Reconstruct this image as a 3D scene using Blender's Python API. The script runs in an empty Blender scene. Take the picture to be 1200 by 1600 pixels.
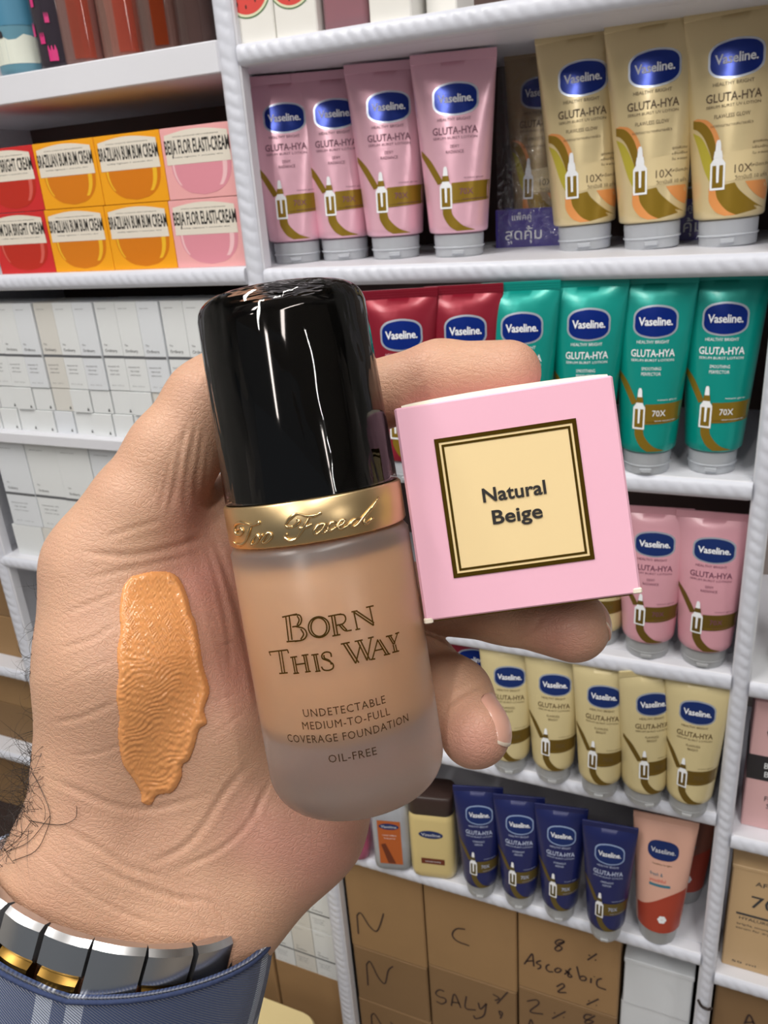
import bpy, math, random
import numpy as np
from mathutils import Vector, Matrix
from mathutils.bvhtree import BVHTree
random.seed(4); np.random.seed(4)
SC = bpy.context.scene
COL = SC.collection

# ------------------------------------------------------------------ camera
F = 1252.2                                     # focal length in pixels of a 1200x1600 frame
_n = lambda a: a / np.linalg.norm(a)
_vx = -_n(np.array([-2907.09, -290.09, F])); _vz = -_n(np.array([230.36, 3096.9, F]))
_vz = _n(_vz - _vx * (_vx @ _vz)); _vy = np.cross(_vz, _vx)
M = np.array([_vx, _vy, _vz])                  # world = M @ (right, down, forward)
CAM = np.array([0.0, 0.0, 1.5])
cam_d = bpy.data.cameras.new('camera'); cam = bpy.data.objects.new('camera', cam_d); COL.objects.link(cam)
cam.matrix_world = Matrix.Translation(CAM.tolist()) @ Matrix([[M[i][0], -M[i][1], -M[i][2]] for i in range(3)]).to_4x4()
cam_d.sensor_width = 36; cam_d.lens = F * 36 / 1600; cam_d.clip_start = 0.01; cam_d.clip_end = 30
cam_d.dof.use_dof = True; cam_d.dof.focus_distance = 0.172; cam_d.dof.aperture_fstop = 60
SC.camera = cam

# ------------------------------------------------------------------ light, exposure
wd = bpy.data.worlds.new('world'); SC.world = wd; wd.use_nodes = True
wd.node_tree.nodes['Background'].inputs[0].default_value = (0.86, 0.93, 1.0, 1)
wd.node_tree.nodes['Background'].inputs[1].default_value = 0.16
SC.view_settings.view_transform = 'Standard'; SC.view_settings.look = 'None'
SC.view_settings.exposure = 0.08; SC.view_settings.gamma = 1.0; SC.view_settings.use_curve_mapping = False
LAMPS = [  # (x, y, length, width, power, turn, where)
    (-0.75, -0.30, 1.2, 0.10, 19.0, 0, 'above the left racks'),
    (0.35, -0.30, 1.2, 0.10, 13.0, 0, 'above the right racks'),
    (-0.25, -1.70, 1.2, 0.10, 16.0, 0, 'farther from the racks'),
    (2.6, -1.35, 1.2, 0.08, 14.0, -61, 'first along the aisle to the right'),
    (4.0, -2.13, 1.6, 0.08, 18.0, -61, 'at the far end of the aisle to the right')]
CEIL = 2.75

# ------------------------------------------------------------------ helpers
def lin(c):
    return tuple((v / 255 / 12.92 if v / 255 <= .04045 else ((v / 255 + .055) / 1.055) ** 2.4) for v in c) + (1.0,)

MATS = {}
def mat(name, rgb, rough=.5, metal=0.0, **k):
    if name in MATS: return MATS[name]
    m = bpy.data.materials.new(name); m.use_nodes = True
    b = m.node_tree.nodes['Principled BSDF']
    b.inputs['Base Color'].default_value = lin(rgb); b.inputs['Roughness'].default_value = rough; b.inputs['Metallic'].default_value = metal
    for kk, v in k.items():
        kk = {'spec': 'Specular IOR Level', 'trans': 'Transmission Weight', 'ior': 'IOR', 'alpha': 'Alpha', 'coat': 'Coat Weight', 'coat_r': 'Coat Roughness',
              'sss': 'Subsurface Weight', 'sheen': 'Sheen Weight'}.get(kk, kk)
        b.inputs[kk].default_value = v
    MATS[name] = m
    return m

def nd(m, t, **k):
    n = m.node_tree.nodes.new(t)
    for kk, v in k.items(): setattr(n, kk, v)
    return n
def ln(m, a, b): m.node_tree.links.new(a, b)
def bsdf(m): return m.node_tree.nodes['Principled BSDF']

def noise_bump(m, scale, strength, dist=.001, detail=3, vary=0.0):
    tc = nd(m, 'ShaderNodeTexCoord'); nz = nd(m, 'ShaderNodeTexNoise'); bp = nd(m, 'ShaderNodeBump')
    nz.inputs['Scale'].default_value = scale; nz.inputs['Detail'].default_value = detail
    bp.inputs['Strength'].default_value = strength; bp.inputs['Distance'].default_value = dist
    ln(m, tc.outputs['Object'], nz.inputs['Vector']); ln(m, nz.outputs['Fac'], bp.inputs['Height']); ln(m, bp.outputs['Normal'], bsdf(m).inputs['Normal'])
    if vary:
        mx = nd(m, 'ShaderNodeMix', data_type='RGBA'); c = bsdf(m).inputs['Base Color'].default_value[:]
        n2 = nd(m, 'ShaderNodeTexNoise'); n2.inputs['Scale'].default_value = scale * .12; ln(m, tc.outputs['Object'], n2.inputs['Vector'])
        ln(m, n2.outputs['Fac'], mx.inputs['Factor'])
        mx.inputs['A'].default_value = tuple(v * (1 - vary) for v in c[:3]) + (1,); mx.inputs['B'].default_value = tuple(min(1, v * (1 + vary)) for v in c[:3]) + (1,)
        ln(m, mx.outputs['Result'], bsdf(m).inputs['Base Color'])
    return m

class MB:
    """collects shapes into one mesh"""
    def __init__(s): s.v = []; s.f = []; s.mi = []
    def add(s, v, f, mi=0):
        o = len(s.v); s.v += [tuple(p) for p in v]; s.f += [tuple(i + o for i in q) for q in f]; s.mi += [mi] * len(f)
    def box(s, x0, x1, y0, y1, z0, z1, mi=0, bev=0.0):
        if bev <= 0:
            v = [(x, y, z) for z in (z0, z1) for y in (y0, y1) for x in (x0, x1)]
            s.add(v, [(0, 2, 3, 1), (4, 5, 7, 6), (0, 1, 5, 4), (2, 6, 7, 3), (0, 4, 6, 2), (1, 3, 7, 5)], mi); return
        b = bev
        def ring(z, i):
            return [(x0 + b + i, y0 + i, z), (x1 - b - i, y0 + i, z), (x1 - i, y0 + b + i, z), (x1 - i, y1 - b - i, z), (x1 - b - i, y1 - i, z), (x0 + b + i, y1 - i, z), (x0 + i, y1 - b - i, z), (x0 + i, y0 + b + i, z)]
        s.loft([ring(z0, b * .7), ring(z0 + b * .7, 0), ring(z1 - b * .7, 0), ring(z1, b * .7)], mi, caps=True)
    def loft(s, rings, mi=0, caps=True, closed=True):
        n = len(rings[0]); v = [p for r in rings for p in r]; f = []
        for i in range(len(rings) - 1):
            for j in range(n if closed else n - 1):
                k = (j + 1) % n; f.append((i * n + j, i * n + k, (i + 1) * n + k, (i + 1) * n + j))
        if caps and closed: f += [tuple(reversed(range(n))), tuple(range((len(rings) - 1) * n, len(rings) * n))]
        s.add(v, f, mi)
    def lathe(s, prof, n=48, mi=0, caps=True, sx=1, sy=1):
        s.loft([[(r * sx * math.cos(2 * math.pi * j / n), r * sy * math.sin(2 * math.pi * j / n), z) for j in range(n)] for r, z in prof], mi, caps)
    def tube(s, pts, r, n=8, mi=0):
        pts = [Vector(p) for p in pts]; rings = []
        up = None
        for i, p in enumerate(pts):
            t = (pts[min(i + 1, len(pts) - 1)] - pts[max(i - 1, 0)]).normalized()
            if up is None: up = t.orthogonal().normalized()
            u = (up - t * up.dot(t)).normalized(); up = u; w = t.cross(u)
            rr = r[i] if isinstance(r, (list, tuple)) else r
            rings.append([p + (u * math.cos(a) + w * math.sin(a)) * rr for a in [2 * math.pi * k / n for k in range(n)]])
        s.loft(rings, mi)
    def build(s, name, mats, parent=None, smooth=False, auto=None):
        me = bpy.data.meshes.new(name); me.from_pydata(s.v, [], s.f)
        for m in (mats if isinstance(mats, (list, tuple)) else [mats]): me.materials.append(m)
        if any(s.mi): me.polygons.foreach_set('material_index', s.mi)
        if smooth or auto: me.polygons.foreach_set('use_smooth', [True] * len(me.polygons))
        if auto: me.set_sharp_from_angle(angle=math.radians(auto))
        me.update()
        return link(name, me, parent)

def link(name, data, parent=None):
    o = bpy.data.objects.new(name, data); COL.objects.link(o)
    if parent: o.parent = parent
    return o
def tag(o, label=None, cat=None, group=None, kind=None):
    if label: o['label'] = label
    if cat: o['category'] = cat
    if group: o['group'] = group
    if kind: o['kind'] = kind
    return o
def empty(name, loc, rz=0.0, label=None, cat=None, group=None):
    o = link(name, None); o.location = loc; o.rotation_euler = (0, 0, rz); o.empty_display_size = .01
    return tag(o, label, cat, group)
KIDS = {}
def copy_tree(o, parent=None):
    c = o.copy(); COL.objects.link(c)
    if parent: c.parent = parent
    for ch in [x for x in COL.objects if x.parent == o]: copy_tree(ch, c)
    return c

_TX = {}
def text2d(s, size, sx=1.0, align=0, sp=1.0, res=2, bold=.0):
    """flat letters as (verts2d, faces); align 0 centre, -1 left"""
    key = (s, res, sp, bold)
    if key not in _TX:
        c = bpy.data.curves.new('t', 'FONT'); c.body = s; c.size = 1; c.resolution_u = res; c.space_character = sp; c.offset = bold
        o = bpy.data.objects.new('t', c); me = bpy.data.meshes.new_from_object(o)
        _TX[key] = ([(v.co.x, v.co.y) for v in me.vertices], [tuple(p.vertices) for p in me.polygons])
        bpy.data.objects.remove(o); bpy.data.curves.remove(c); bpy.data.meshes.remove(me)
    v, f = _TX[key]
    if not v: return [], []
    xs = [p[0] for p in v]; x0 = (min(xs) + max(xs)) / 2 if align == 0 else min(xs)
    k = size / .7                      # size = cap height
    return [((x - x0) * k * sx, y * k) for x, y in v], f
def put_text(mb, s, size, fn, cx=0, cy=0, mi=0, **k):
    v, f = text2d(s, size, **k)
    if v: mb.add([fn(x + cx, y + cy) for x, y in v], f, mi)
def fit_text(mb, s, w, h, fn, cx=0, cy=0, mi=0, **k):
    """letters of cap height h stretched to width w"""
    v, f = text2d(s, h, **k); xs = [p[0] for p in v]; q = w / (max(xs) - min(xs))
    mb.add([fn(x * q + cx, y + cy - h / 2) for x, y in v], f, mi)
def poly(mb, pts, fn, mi=0): mb.add([fn(x, y) for x, y in pts], [tuple(range(len(pts)))], mi)
def strip(mb, left, right, fn, mi=0, nx=4):
    """band between two polylines, cut nx times across so that it can follow a curved face"""
    v = []; f = []
    for (a, b) in zip(left, right):
        for i in range(nx + 1): t = i / nx; v.append(fn(a[0] * (1 - t) + b[0] * t, a[1] * (1 - t) + b[1] * t))
    for j in range(len(left) - 1):
        for i in range(nx): q = j * (nx + 1) + i; f.append((q, q + 1, q + nx + 2, q + nx + 1))
    mb.add(v, f, mi)
def smooth_line(pts, n=6):
    P = [np.array(p, float) for p in pts]
    if len(P) < 3: return [tuple(P[0] * (1 - t) + P[-1] * t) for t in np.linspace(0, 1, n + 1)]
    P = [2 * P[0] - P[1]] + P + [2 * P[-1] - P[-2]]; out = []
    for i in range(1, len(P) - 2):
        for t in np.linspace(0, 1, n, endpoint=False):
            a, b, c, d = P[i - 1:i + 3]
            out.append(tuple(.5 * (2 * b + (c - a) * t + (2 * a - 5 * b + 4 * c - d) * t * t + (3 * b - 3 * c + d - a) * t ** 3)))
    return out + [tuple(P[-2])]
def ribbon(mb, pts, w, nrm, mi=0):
    pts = [Vector(p) for p in pts]; v = []; f = []
    for i, p in enumerate(pts):
        t = pts[min(i + 1, len(pts) - 1)] - pts[max(i - 1, 0)]; nn = Vector(nrm(p)) if callable(nrm) else Vector(nrm)
        s = t.cross(nn).normalized() * (w[i] if isinstance(w, (list, tuple)) else w) * .5
        v += [p - s, p + s]
        if i: f.append((2 * i - 2, 2 * i - 1, 2 * i + 1, 2 * i))
    mb.add(v, f, mi)

def ray(px, py): return M @ np.array([px - 600, py - 800, F])
def at(px, py, y):
    r = ray(px, py); return CAM + r * (y / r[1])
def atz(px, py, z):
    r = ray(px, py); return CAM + r * ((z - CAM[2]) / r[2])
def C(px, py, d): return np.array([(px - 600) / F * d, (py - 800) / F * d, d])
ORD = ['first', 'second', 'third', 'fourth', 'fifth', 'sixth', 'seventh', 'eighth', 'ninth', 'tenth', 'eleventh', 'twelfth', 'thirteenth', 'fourteenth', 'fifteenth', 'sixteenth', 'seventeenth']

# ------------------------------------------------------------------ room
YF = .72                                       # front of the racks
m_wall = noise_bump(mat('wall paint', (196, 194, 190), .8), 60, .1)
m_floor = noise_bump(mat('floor tile', (150, 140, 128), .4), 30, .1, vary=.1)
def structure(name, x0, x1, y0, y1, z0, z1, m):
    b = MB(); b.box(x0, x1, y0, y1, z0, z1); return tag(b.build(name, m), kind='structure')
structure('floor', -2.2, 5.6, -2.6, 1.06, -.05, 0, m_floor)
structure('ceiling', -2.2, 5.6, -2.6, 1.06, CEIL, CEIL + .05, m_wall)
structure('wall_back', -2.2, 5.6, 1.01, 1.06, 0, CEIL, m_wall)
structure('wall_left', -2.25, -2.2, -2.6, 1.06, 0, CEIL, m_wall)
structure('wall_right', 5.6, 5.65, -2.6, 1.06, 0, CEIL, m_wall)
m_metal_w = mat('white metal', (225, 225, 225), .4)
m_diff = mat('diffuser', (240, 240, 240), .5)
bsdf(m_diff).inputs['Emission Color'].default_value = (1, .97, .92, 1); bsdf(m_diff).inputs['Emission Strength'].default_value = 6
for (x, y, L, w, e, turn, where) in LAMPS:
    t = empty('ceiling_light', (x, y, CEIL), math.radians(-turn), 'white ceiling batten lamp overhead, ' + where, 'ceiling light', 'ceiling batten lamps')
    b = MB(); b.box(-w * .8, w * .8, -L / 2 - .03, L / 2 + .03, -.04, 0, 0, .006); b.build('housing', m_metal_w, t)
    b = MB(); b.box(-w / 2, w / 2, -L / 2, L / 2, -.05, -.04); b.build('diffuser', m_diff, t)
    ld = bpy.data.lights.new('lamp_light', 'AREA'); ld.shape = 'RECTANGLE'; ld.size = w; ld.size_y = L; ld.energy = e; ld.color = (1, .965, .92)
    lo = link('lamp_light', ld, t); lo.location = (0, 0, -.056)

# ------------------------------------------------------------------ racks
m_white = noise_bump(mat('rack white', (222, 223, 230), .42), 45, .25, .001, vary=.05)
m_rope = noise_bump(mat('rope trim', (214, 217, 228), .38), 260, .2, .0006, vary=.04)
m_back = noise_bump(mat('rack back', (84, 64, 58), .7), 30, .1, vary=.1)
m_back_w = noise_bump(mat('rack back pale', (150, 138, 132), .7), 30, .1, vary=.1)
def rope(L, w, mi_axis, h=.0045):
    """padded edging with slanted leaf-like ridges; runs along u, w wide, bulging towards -y"""
    n = max(4, int(L / .0016)); k = 9; v = []; f = []
    for i in range(n + 1):
        for j in range(k + 1):
            q = j / k * 2 - 1; u = L * i / n
            d = h * math.sqrt(max(0, 1 - q * q * .96)) + .0010 * (.75 + .25 * math.sin(u * 61 + 2 * q)) * (abs(math.sin(math.pi * (u / .0125 + .55 * q * (1 - .6 * abs(q)) + .22 * math.sin(u * 37)))) - .5) * (1 - abs(q) ** 3)
            v.append((u, -d, q * w / 2) if mi_axis == 'x' else (q * w / 2, -d, u))
    for i in range(n):
        for j in range(k):
            a = i * (k + 1) + j; q = (a, a + k + 1, a + k + 2, a + 1)
            f.append(q if mi_axis == 'x' else q[::-1])
    b = MB(); b.add(v, f); return b
def rack(label, x0, x1, boards, posts, backs, depth=.24, plain=(), thin=()):
    t = empty('display_rack', ((x0 + x1) / 2, YF, 0), 0, label, 'shelf', 'white display racks along the wall')
    ox = (x0 + x1) / 2
    for z in boards:
        th = .027 if z in plain else (.014 if z in thin else .018)
        b = MB(); b.box(x0 - ox, x1 - ox, .001, depth, z - th, z, 0, .0015); o = b.build('shelf_board', m_white, t)
        if z not in plain and z not in thin:
            e = rope(x1 - x0, .0165, 'x').build('edge_trim', m_rope, o, smooth=True); e.location = (x0 - ox, .0015, z - .0088)
    for (px, w, z0, z1) in posts:
        b = MB(); b.box(px - ox, px + w - ox, .001, .016, z0, z1, 0, .0015); b.box(px - ox + (-.005 if px < 0 else w - .007), px - ox + (-.0005 if px < 0 else w - .001), .0155, depth, z0, z1); o = b.build('upright', m_white, t)
        e = rope(z1 - z0, w * .86, 'z').build('edge_trim', m_rope, o, smooth=True); e.location = (px + w / 2 - ox, .0015, z0)
    for (a, c, z0, z1, mm) in backs:
        b = MB(); b.box(a - ox, c - ox, depth, depth + .008, z0, z1); b.build('back_panel', mm, t)
    return t
Z0 = 1.5
SZ = dict(T=Z0 + .131, A=Z0 - .067, B=Z0 - .258, Cc=Z0 - .455, D=Z0 - .624, E=Z0 - .828, G=Z0 - 1.27)
P1, P2 = (-.4735, .0225), (.0165, .0165)
rack('white middle rack with rope edging, holding the lotion tubes', P1[0], P2[0] + P2[1], [], [(P1[0], P1[1], .02, 2.1), (P2[0], P2[1], .02, 2.1)], [(P1[0], P2[0] + .02, .1, 2.1, m_back)])
rk = [o for o in COL.objects if o.name.startswith('display_rack')][-1]
for key, z in SZ.items():
    ox = (P1[0] + P2[0] + P2[1]) / 2
    b = MB(); b.box(P1[0] - .0005 - ox, P2[0] + .0095 - ox, .0165, .24, z - .018, z); b.box(P1[0] + P1[1] - ox, P2[0] - ox, .001, .0165, z - .018, z, 0, .0015); o = b.build('shelf_board', m_white, rk)
    e = rope(P2[0] - P1[0] - P1[1], .0165, 'x').build('edge_trim', m_rope, o, smooth=True); e.location = (P1[0] + P1[1] - ox, .0015, z - .0088)
LZ = dict(T=Z0 + .1375, A=Z0 - .0645, B=Z0 - .262, Cc=Z0 - .448, G=Z0 - .78)
PL = (-.962, .023)
rack('white left rack with cream cartons and stacked white cartons', PL[0], P1[0], [LZ['T'], LZ['A'], LZ['B'], LZ['Cc']], [(PL[0], PL[1], .02, 2.1)], [(PL[0], P1[0], .1, 2.1, m_back)], plain=(LZ['T'],), thin=(LZ['B'],))
rack('white right rack, only its left end in view', P2[0] + P2[1], .5, [Z0 - .459, Z0 - .648, Z0 - .85], [(.5, .0165, .02, 2.1)], [(P2[0] + P2[1], .5, .1, 2.1, m_back_w)])
rack('white far left rack filled with brown cartons', -1.55, PL[0], [Z0 - .4, Z0 - .648, Z0 - .822], [(-1.573, .023, .02, 2.1)], [(-1.55, PL[0], .1, 2.1, m_back)])

# ------------------------------------------------------------------ lotion tubes
m_cap = mat('clear cap', (228, 232, 238), .08, 0, trans=.5, ior=1.45)
m_capl = mat('frosty cap', (214, 216, 218), .3, 0, trans=.45, ior=1.45)
m_blue = mat('badge blue', (10, 44, 136), .2, .4)
m_navy = mat('badge navy', (20, 44, 104), .3, .1)
m_silver = mat('badge silver', (205, 212, 225), .25, .6)
m_txtw = mat('print white', (240, 242, 245), .4)
m_goldp = mat('print gold', (150, 120, 34), .3, .45)
m_goldd = mat('print dark gold', (112, 88, 30), .35, .4)
TUBE_H = .178
ZB, ZT = .024, .170
def tube_dims(z):
    t = min(1, max(0, (z - ZB) / (ZT - ZB)))
    return .0285 + .0112 * t, .0255 * (1 - t) ** .62 + .0011
def tube_front(x, z, lift=.0):
    a, b = tube_dims(z); q = max(0., 1 - (x / a) ** 2)
    return (x, -b * q ** .5 - .00025 - lift, z)
def make_tube(spec, loc, label, group, scale=(1, 1, 1), rz=0.0):
    t = empty('lotion_tube', loc, rz, label, 'lotion tube', group); t.scale = scale
    mb = MB(); n = 56; rings = []
    for z in list(np.linspace(ZB, ZT, 26)):
        a, b = tube_dims(z); rings.append([(a * math.cos(u), b * math.sin(u), z) for u in np.linspace(0, 2 * math.pi, n, endpoint=False)])
    a, b = tube_dims(ZB); low = [[(a * k * math.cos(u), b * k * math.sin(u), ZB - dz) for u in np.linspace(0, 2 * math.pi, n, endpoint=False)] for k, dz in ((.86, .0022), (.96, .0014))]
    mb.loft(low + rings); mb.build('tube_body', spec['body'], t, auto=60)
    mb = MB(); mb.box(-.0398, .0398, -.0011, .0011, ZT - .0005, TUBE_H, 0, .0004)
    for k in range(3): mb.box(-.0397, .0397, -.0014, .0014, ZT + .0012 + k * .0022, ZT + .0022 + k * .0022)
    mb.build('crimped_end', spec['body'], t)
    mb = MB(); mb.lathe([(.0225, 0), (.0235, .0008), (.0245, .018), (.0245, .0205), (.0236, .0212)], 40, sy=.98); 
    mb.lathe([(.0249, .0085), (.0251, .009), (.0251, .0095), (.0249, .010)], 40, sy=.98, caps=False)
    mb.box(-.006, .006, -.0252, -.020, .003, .007, 0, .0008)
    mb.build('flip_cap', spec['cap'], t, auto=40)
    # badge
    def lens(w, h):
        q = [(.5, .0), (.497, .19), (.44, .33), (.30, .44), (0, .5), (-.30, .44), (-.44, .33), (-.497, .19), (-.5, .0), (-.497, -.19), (-.44, -.33), (-.30, -.44), (0, -.5), (.30, -.44), (.44, -.33), (.497, -.19)]
        P = smooth_line(q + q[:1], 3)[:-1]
        return [(x * w, y * h) for x, y in P]
    bx, bz = .0015, .1385
    def badge(w, h, lift):
        P = lens(w, h); n = len(P); v = [tube_front(bx, bz, lift)]
        v += [tube_front(bx + x * .55, bz + y * .55, lift) for x, y in P] + [tube_front(bx + x, bz + y, lift) for x, y in P]
        f = [(0, 1 + i, 1 + (i + 1) % n) for i in range(n)] + [(1 + i, 1 + n + i, 1 + n + (i + 1) % n, 1 + (i + 1) % n) for i in range(n)]
        return v, f
    o = MB(); o.add(*badge(.0425, .0285, .0), 0); o.add(*badge(.0392, .0253, .0003), 1)
    bd = o.build('brand_badge', [spec['rim'], spec['badge']], t, smooth=True)
    o = MB(); fit_text(o, 'Vaseline.', .0325, .0068, lambda x, z: tube_front(x, z, .0006), bx, bz + .0005, sp=.95, bold=.018); o.build('brand_lettering', m_txtw, bd)
    # printed words
    o = MB(); T = lambda x, z: tube_front(x, z, .0002)
    fit_text(o, 'HEALTHY BRIGHT', .031, .0026, T, 0, .1215); fit_text(o, 'GLUTA-HYA', .042, .0062, T, .0005, .112, bold=.012)
    fit_text(o, spec['sub'], .041, .0021, T, .0005, .1058)
    for i, s in enumerate(spec['lines']): fit_text(o, s, .0022 * len(s) * .95, .0028, T, 0, .0985 - i * .0046)
    if spec.get('thai'):
        fit_text(o, 'แดดเบาบางสบายผิว', .032, .002, T, 0, .092)
        for i, s in enumerate(('สูตรพิเศษ', 'เข้มข้น', 'ใน หลอด')): fit_text(o, s, .012, .0017, T, .0225, .0775 - i * .0042)
        put_text(o, '10X', .0062, T, .0035, .056, align=-1); fit_text(o, 'เหนือกว่า', .013, .0022, T, .0225, .0605); fit_text(o, 'วิตามินซี 10 เท่า', .024, .0028, T, .016, .0525)
    else:
        fit_text(o, 'instant glow', .018, .0014, T, .017, .071); put_text(o, '70X', .0054, lambda x, z: tube_front(x, z, .0007), .0035, .0565, align=-1)
        fit_text(o, 'serum concentrate', .02, .0013, lambda x, z: tube_front(x, z, .0007), .016, .0525)
    o.build('printed_words', spec['ink'], t)
    # sweeping gold band and swirl
    o = MB(); S = lambda x, z: tube_front(x, z, .0001)
    if spec.get('thai'):
        L = [(-.0300, .092), (-.026, .090), (-.021, .084), (-.0165, .074), (-.014, .066)]; R = [(-.0302, .098), (-.022, .0955), (-.0155, .088), (-.0115, .0775), (-.0095, .068)]
        strip(o, smooth_line(L), smooth_line(R), S, 0); strip(o, smooth_line([(a, b) for a, b in R]), smooth_line([(a + .0035, b + .001) for a, b in R]), S, 1, 2)
        strip(o, smooth_line([(-.0298, .088), (-.026, .078), (-.020, .060), (-.015, .050)]), smooth_line([(-.0298, .089), (-.022, .083), (-.014, .066), (-.012, .052)]), lambda x, z: tube_front(x, z, .00005), 2)
        strip(o, smooth_line([(-.011, .047), (-.009, .038), (-.002, .029), (.006, .0245)]), smooth_line([(.004, .049), (.008, .043), (.018, .034), (.0265, .028)]), S, 0)
        strip(o, smooth_line([(-.016, .046), (-.0155, .036), (-.010, .028), (-.003, .0245)]), smooth_line([(-.011, .047), (-.009, .038), (-.002, .029), (.006, .0245)]), S, 1)
        strip(o, smooth_line([(.012, .049), (.016, .043), (.022, .037), (.0275, .0335)]), smooth_line([(.0275, .0488), (.0285, .045), (.0288, .041), (.0285, .0365)]), S, 1)
        strip(o, smooth_line([(-.008, .071), (-.008, .050)]), smooth_line([(.031, .0735), (.0295, .0515)]), lambda x, z: tube_front(x, z, .0), 3, 10)
    else:
        strip(o, smooth_line([(-.0325, .092), (-.027, .083), (-.022, .0745), (-.017, .066)]), smooth_line([(-.0325, .0972), (-.0235, .0875), (-.0172, .0775), (-.0118, .068)]), S, 0, 3)
        strip(o, smooth_line([(-.013, .046), (-.0125, .038), (-.007, .029), (.0, .0243)]), smooth_line([(-.005, .046), (-.003, .038), (.006, .029), (.0175, .0243)]), S, 0, 4)
        strip(o, [(-.004, .067), (-.004, .049)], [(.0312, .068), (.0298, .0505)], lambda x, z: tube_front(x, z, .0003), 0, 12)
        strip(o, [(-.002, .0515), (-.002, .0508)], [(.0300, .0527), (.0299, .052)], lambda x, z: tube_front(x, z, .0004), 1, 12)
    o.build('gold_swirl', spec['gold'], t, smooth=True)
    # dropper bottle emblem
    o = MB(); cx = -.0095
    G = lambda l: (lambda x, z: tube_front(x, z, l))
    strip(o, [(cx - .0058, .0645), (cx - .0058, .0445)], [(cx + .0058, .0645), (cx + .0058, .0445)], G(.0005), 0, 4)
    strip(o, [(cx - .0042, .0628), (cx - .0042, .0462)], [(cx + .0042, .0628), (cx + .0042, .0462)], G(.0007), 1, 4)
    strip(o, [(cx - .0012, .0650), (cx - .0009, .0500)], [(cx + .0012, .0650), (cx + .0009, .0500)], G(.0009), 0, 1)
    strip(o, [(cx - .0034, .0690), (cx - .0034, .0675), (cx - .0058, .0643)], [(cx + .0034, .0690), (cx + .0034, .0675), (cx + .0058, .0643)], G(.0007), 0, 2)
    strip(o, [(cx - .0028, .0735), (cx - .0036, .0685)], [(cx + .0028, .0735), (cx + .0036, .0685)], G(.0008), 1 if not spec.get('thai') else 0, 2)
    strip(o, [(cx - .0010, .0815), (cx - .0018, .0795), (cx - .0023, .0735)], [(cx + .0010, .0815), (cx + .0018, .0795), (cx + .0023, .0735)], G(.0008), 0, 2)
    o.build('dropper_emblem', [m_txtw, spec['drop']], t)
    return t
def foil(name, rgb, rough=.3, metal=.35):
    return noise_bump(mat(name, rgb, rough, metal, coat=.35, coat_r=.15), 38, .22, .003, 2)
m_or = mat('print orange', (226, 150, 84), .35, .1); m_ye = mat('print yellow', (190, 176, 60), .35, .2); m_panel = mat('print panel', (220, 200, 152), .4)
base = dict(cap=m_cap, rim=m_silver, badge=m_blue, sub='SERUM BURST LOTION', gold=[m_goldp, m_goldd], drop=m_goldp)
PINK = dict(base, body=foil('pink tube', (236, 184, 200)), ink=mat('ink plum', (122, 70, 92), .5), lines=('DEWY', 'RADIANCE'))
GOLD = dict(base, body=foil('gold tube', (224, 204, 156)), ink=mat('ink brown', (92, 70, 46), .5), lines=('FLAWLESS GLOW',), sub='SERUM BURST UV LOTION', thai=True, gold=[m_goldp, m_or, m_ye, m_panel])
TEAL = dict(base, body=foil('teal tube', (6, 158, 146)), ink=m_txtw, lines=('SMOOTHING', 'PERFECTOR'))
RED = dict(base, body=foil('red tube', (146, 24, 46)), ink=mat('ink rose', (236, 190, 196), .5), lines=('REPAIR',))
PALE = dict(base, cap=m_capl, badge=m_navy, body=foil('pale gold tube', (212, 196, 148), .38, .1), ink=mat('ink umber', (104, 84, 50), .5), lines=('FLAWLESS', 'BRIGHT'), gold=[m_goldd, m_goldp], drop=m_goldd)
ROSE = dict(PINK, cap=m_capl, badge=m_navy, body=foil('rose tube', (216, 158, 170), .4, .1), gold=[m_goldd, m_goldp], drop=m_goldd)
NAVY = dict(base, cap=m_capl, badge=m_navy, rim=mat('rim pale blue', (150, 170, 205), .4), body=foil('navy tube', (22, 32, 92), .42, .1), ink=mat('ink pale blue', (190, 200, 225), .5), lines=('OVERNIGHT', 'REPAIR'), gold=[mat('print olive', (104, 88, 40), .4, .3), m_goldd], drop=mat('print olive2', (96, 84, 44), .4, .3))
PROTO = {}
def tube_row(spec, key, z, items, scale, group, dy=.018, lean=0.0):
    """items: (pixel x, y of the cap's lower front edge, label, turn)"""
    for (px, py, label, rz) in items:
        p = atz(px, py, z); hd = math.hypot(p[0], p[1]); loc = (p[0] * (1 + dy / hd), p[1] * (1 + dy / hd), z); face = math.atan2(-p[0], p[1]) * .8 + rz
        if key not in PROTO:
            PROTO[key] = make_tube(spec, loc, label, group, scale, face); PROTO[key].rotation_euler = (0, lean, face)
        else:
            o = copy_tree(PROTO[key]); o.location = loc; o.rotation_euler = (0, lean, face); o.scale = scale; o['label'] = label; o['group'] = group
g1 = 'pink lotion tubes on the upper shelf'
tube_row(PINK, 'pink', SZ['A'], [
    (467, 411, 'pink foil lotion tube, leftmost on the upper shelf, next to the left upright', 0.0),
    (541, 406, 'pink foil lotion tube, second from the left on the upper shelf', 0.0),
    (620, 404, 'pink foil lotion tube, third from the left on the upper shelf', 0.0),
    (718, 401, 'pink foil lotion tube, rightmost of the upper shelf row, beside the wrapped gold pack', 0.0)], (1.0, 1, 1.0), g1)
g2 = 'gold lotion tubes on the upper shelf'
tube_row(GOLD, 'gold', SZ['A'], [
    (914, 391, 'gold lotion tube with orange swirl, leftmost of the three standing free on the upper shelf', 0.0),
    (1018, 389, 'gold lotion tube with orange swirl, middle of the three standing free on the upper shelf', 0.0),
    (1136, 385, 'gold lotion tube with orange swirl, at the far right end of the upper shelf', 0.0)], (1.0, 1, 1.045), g2, lean=-.045)
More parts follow.
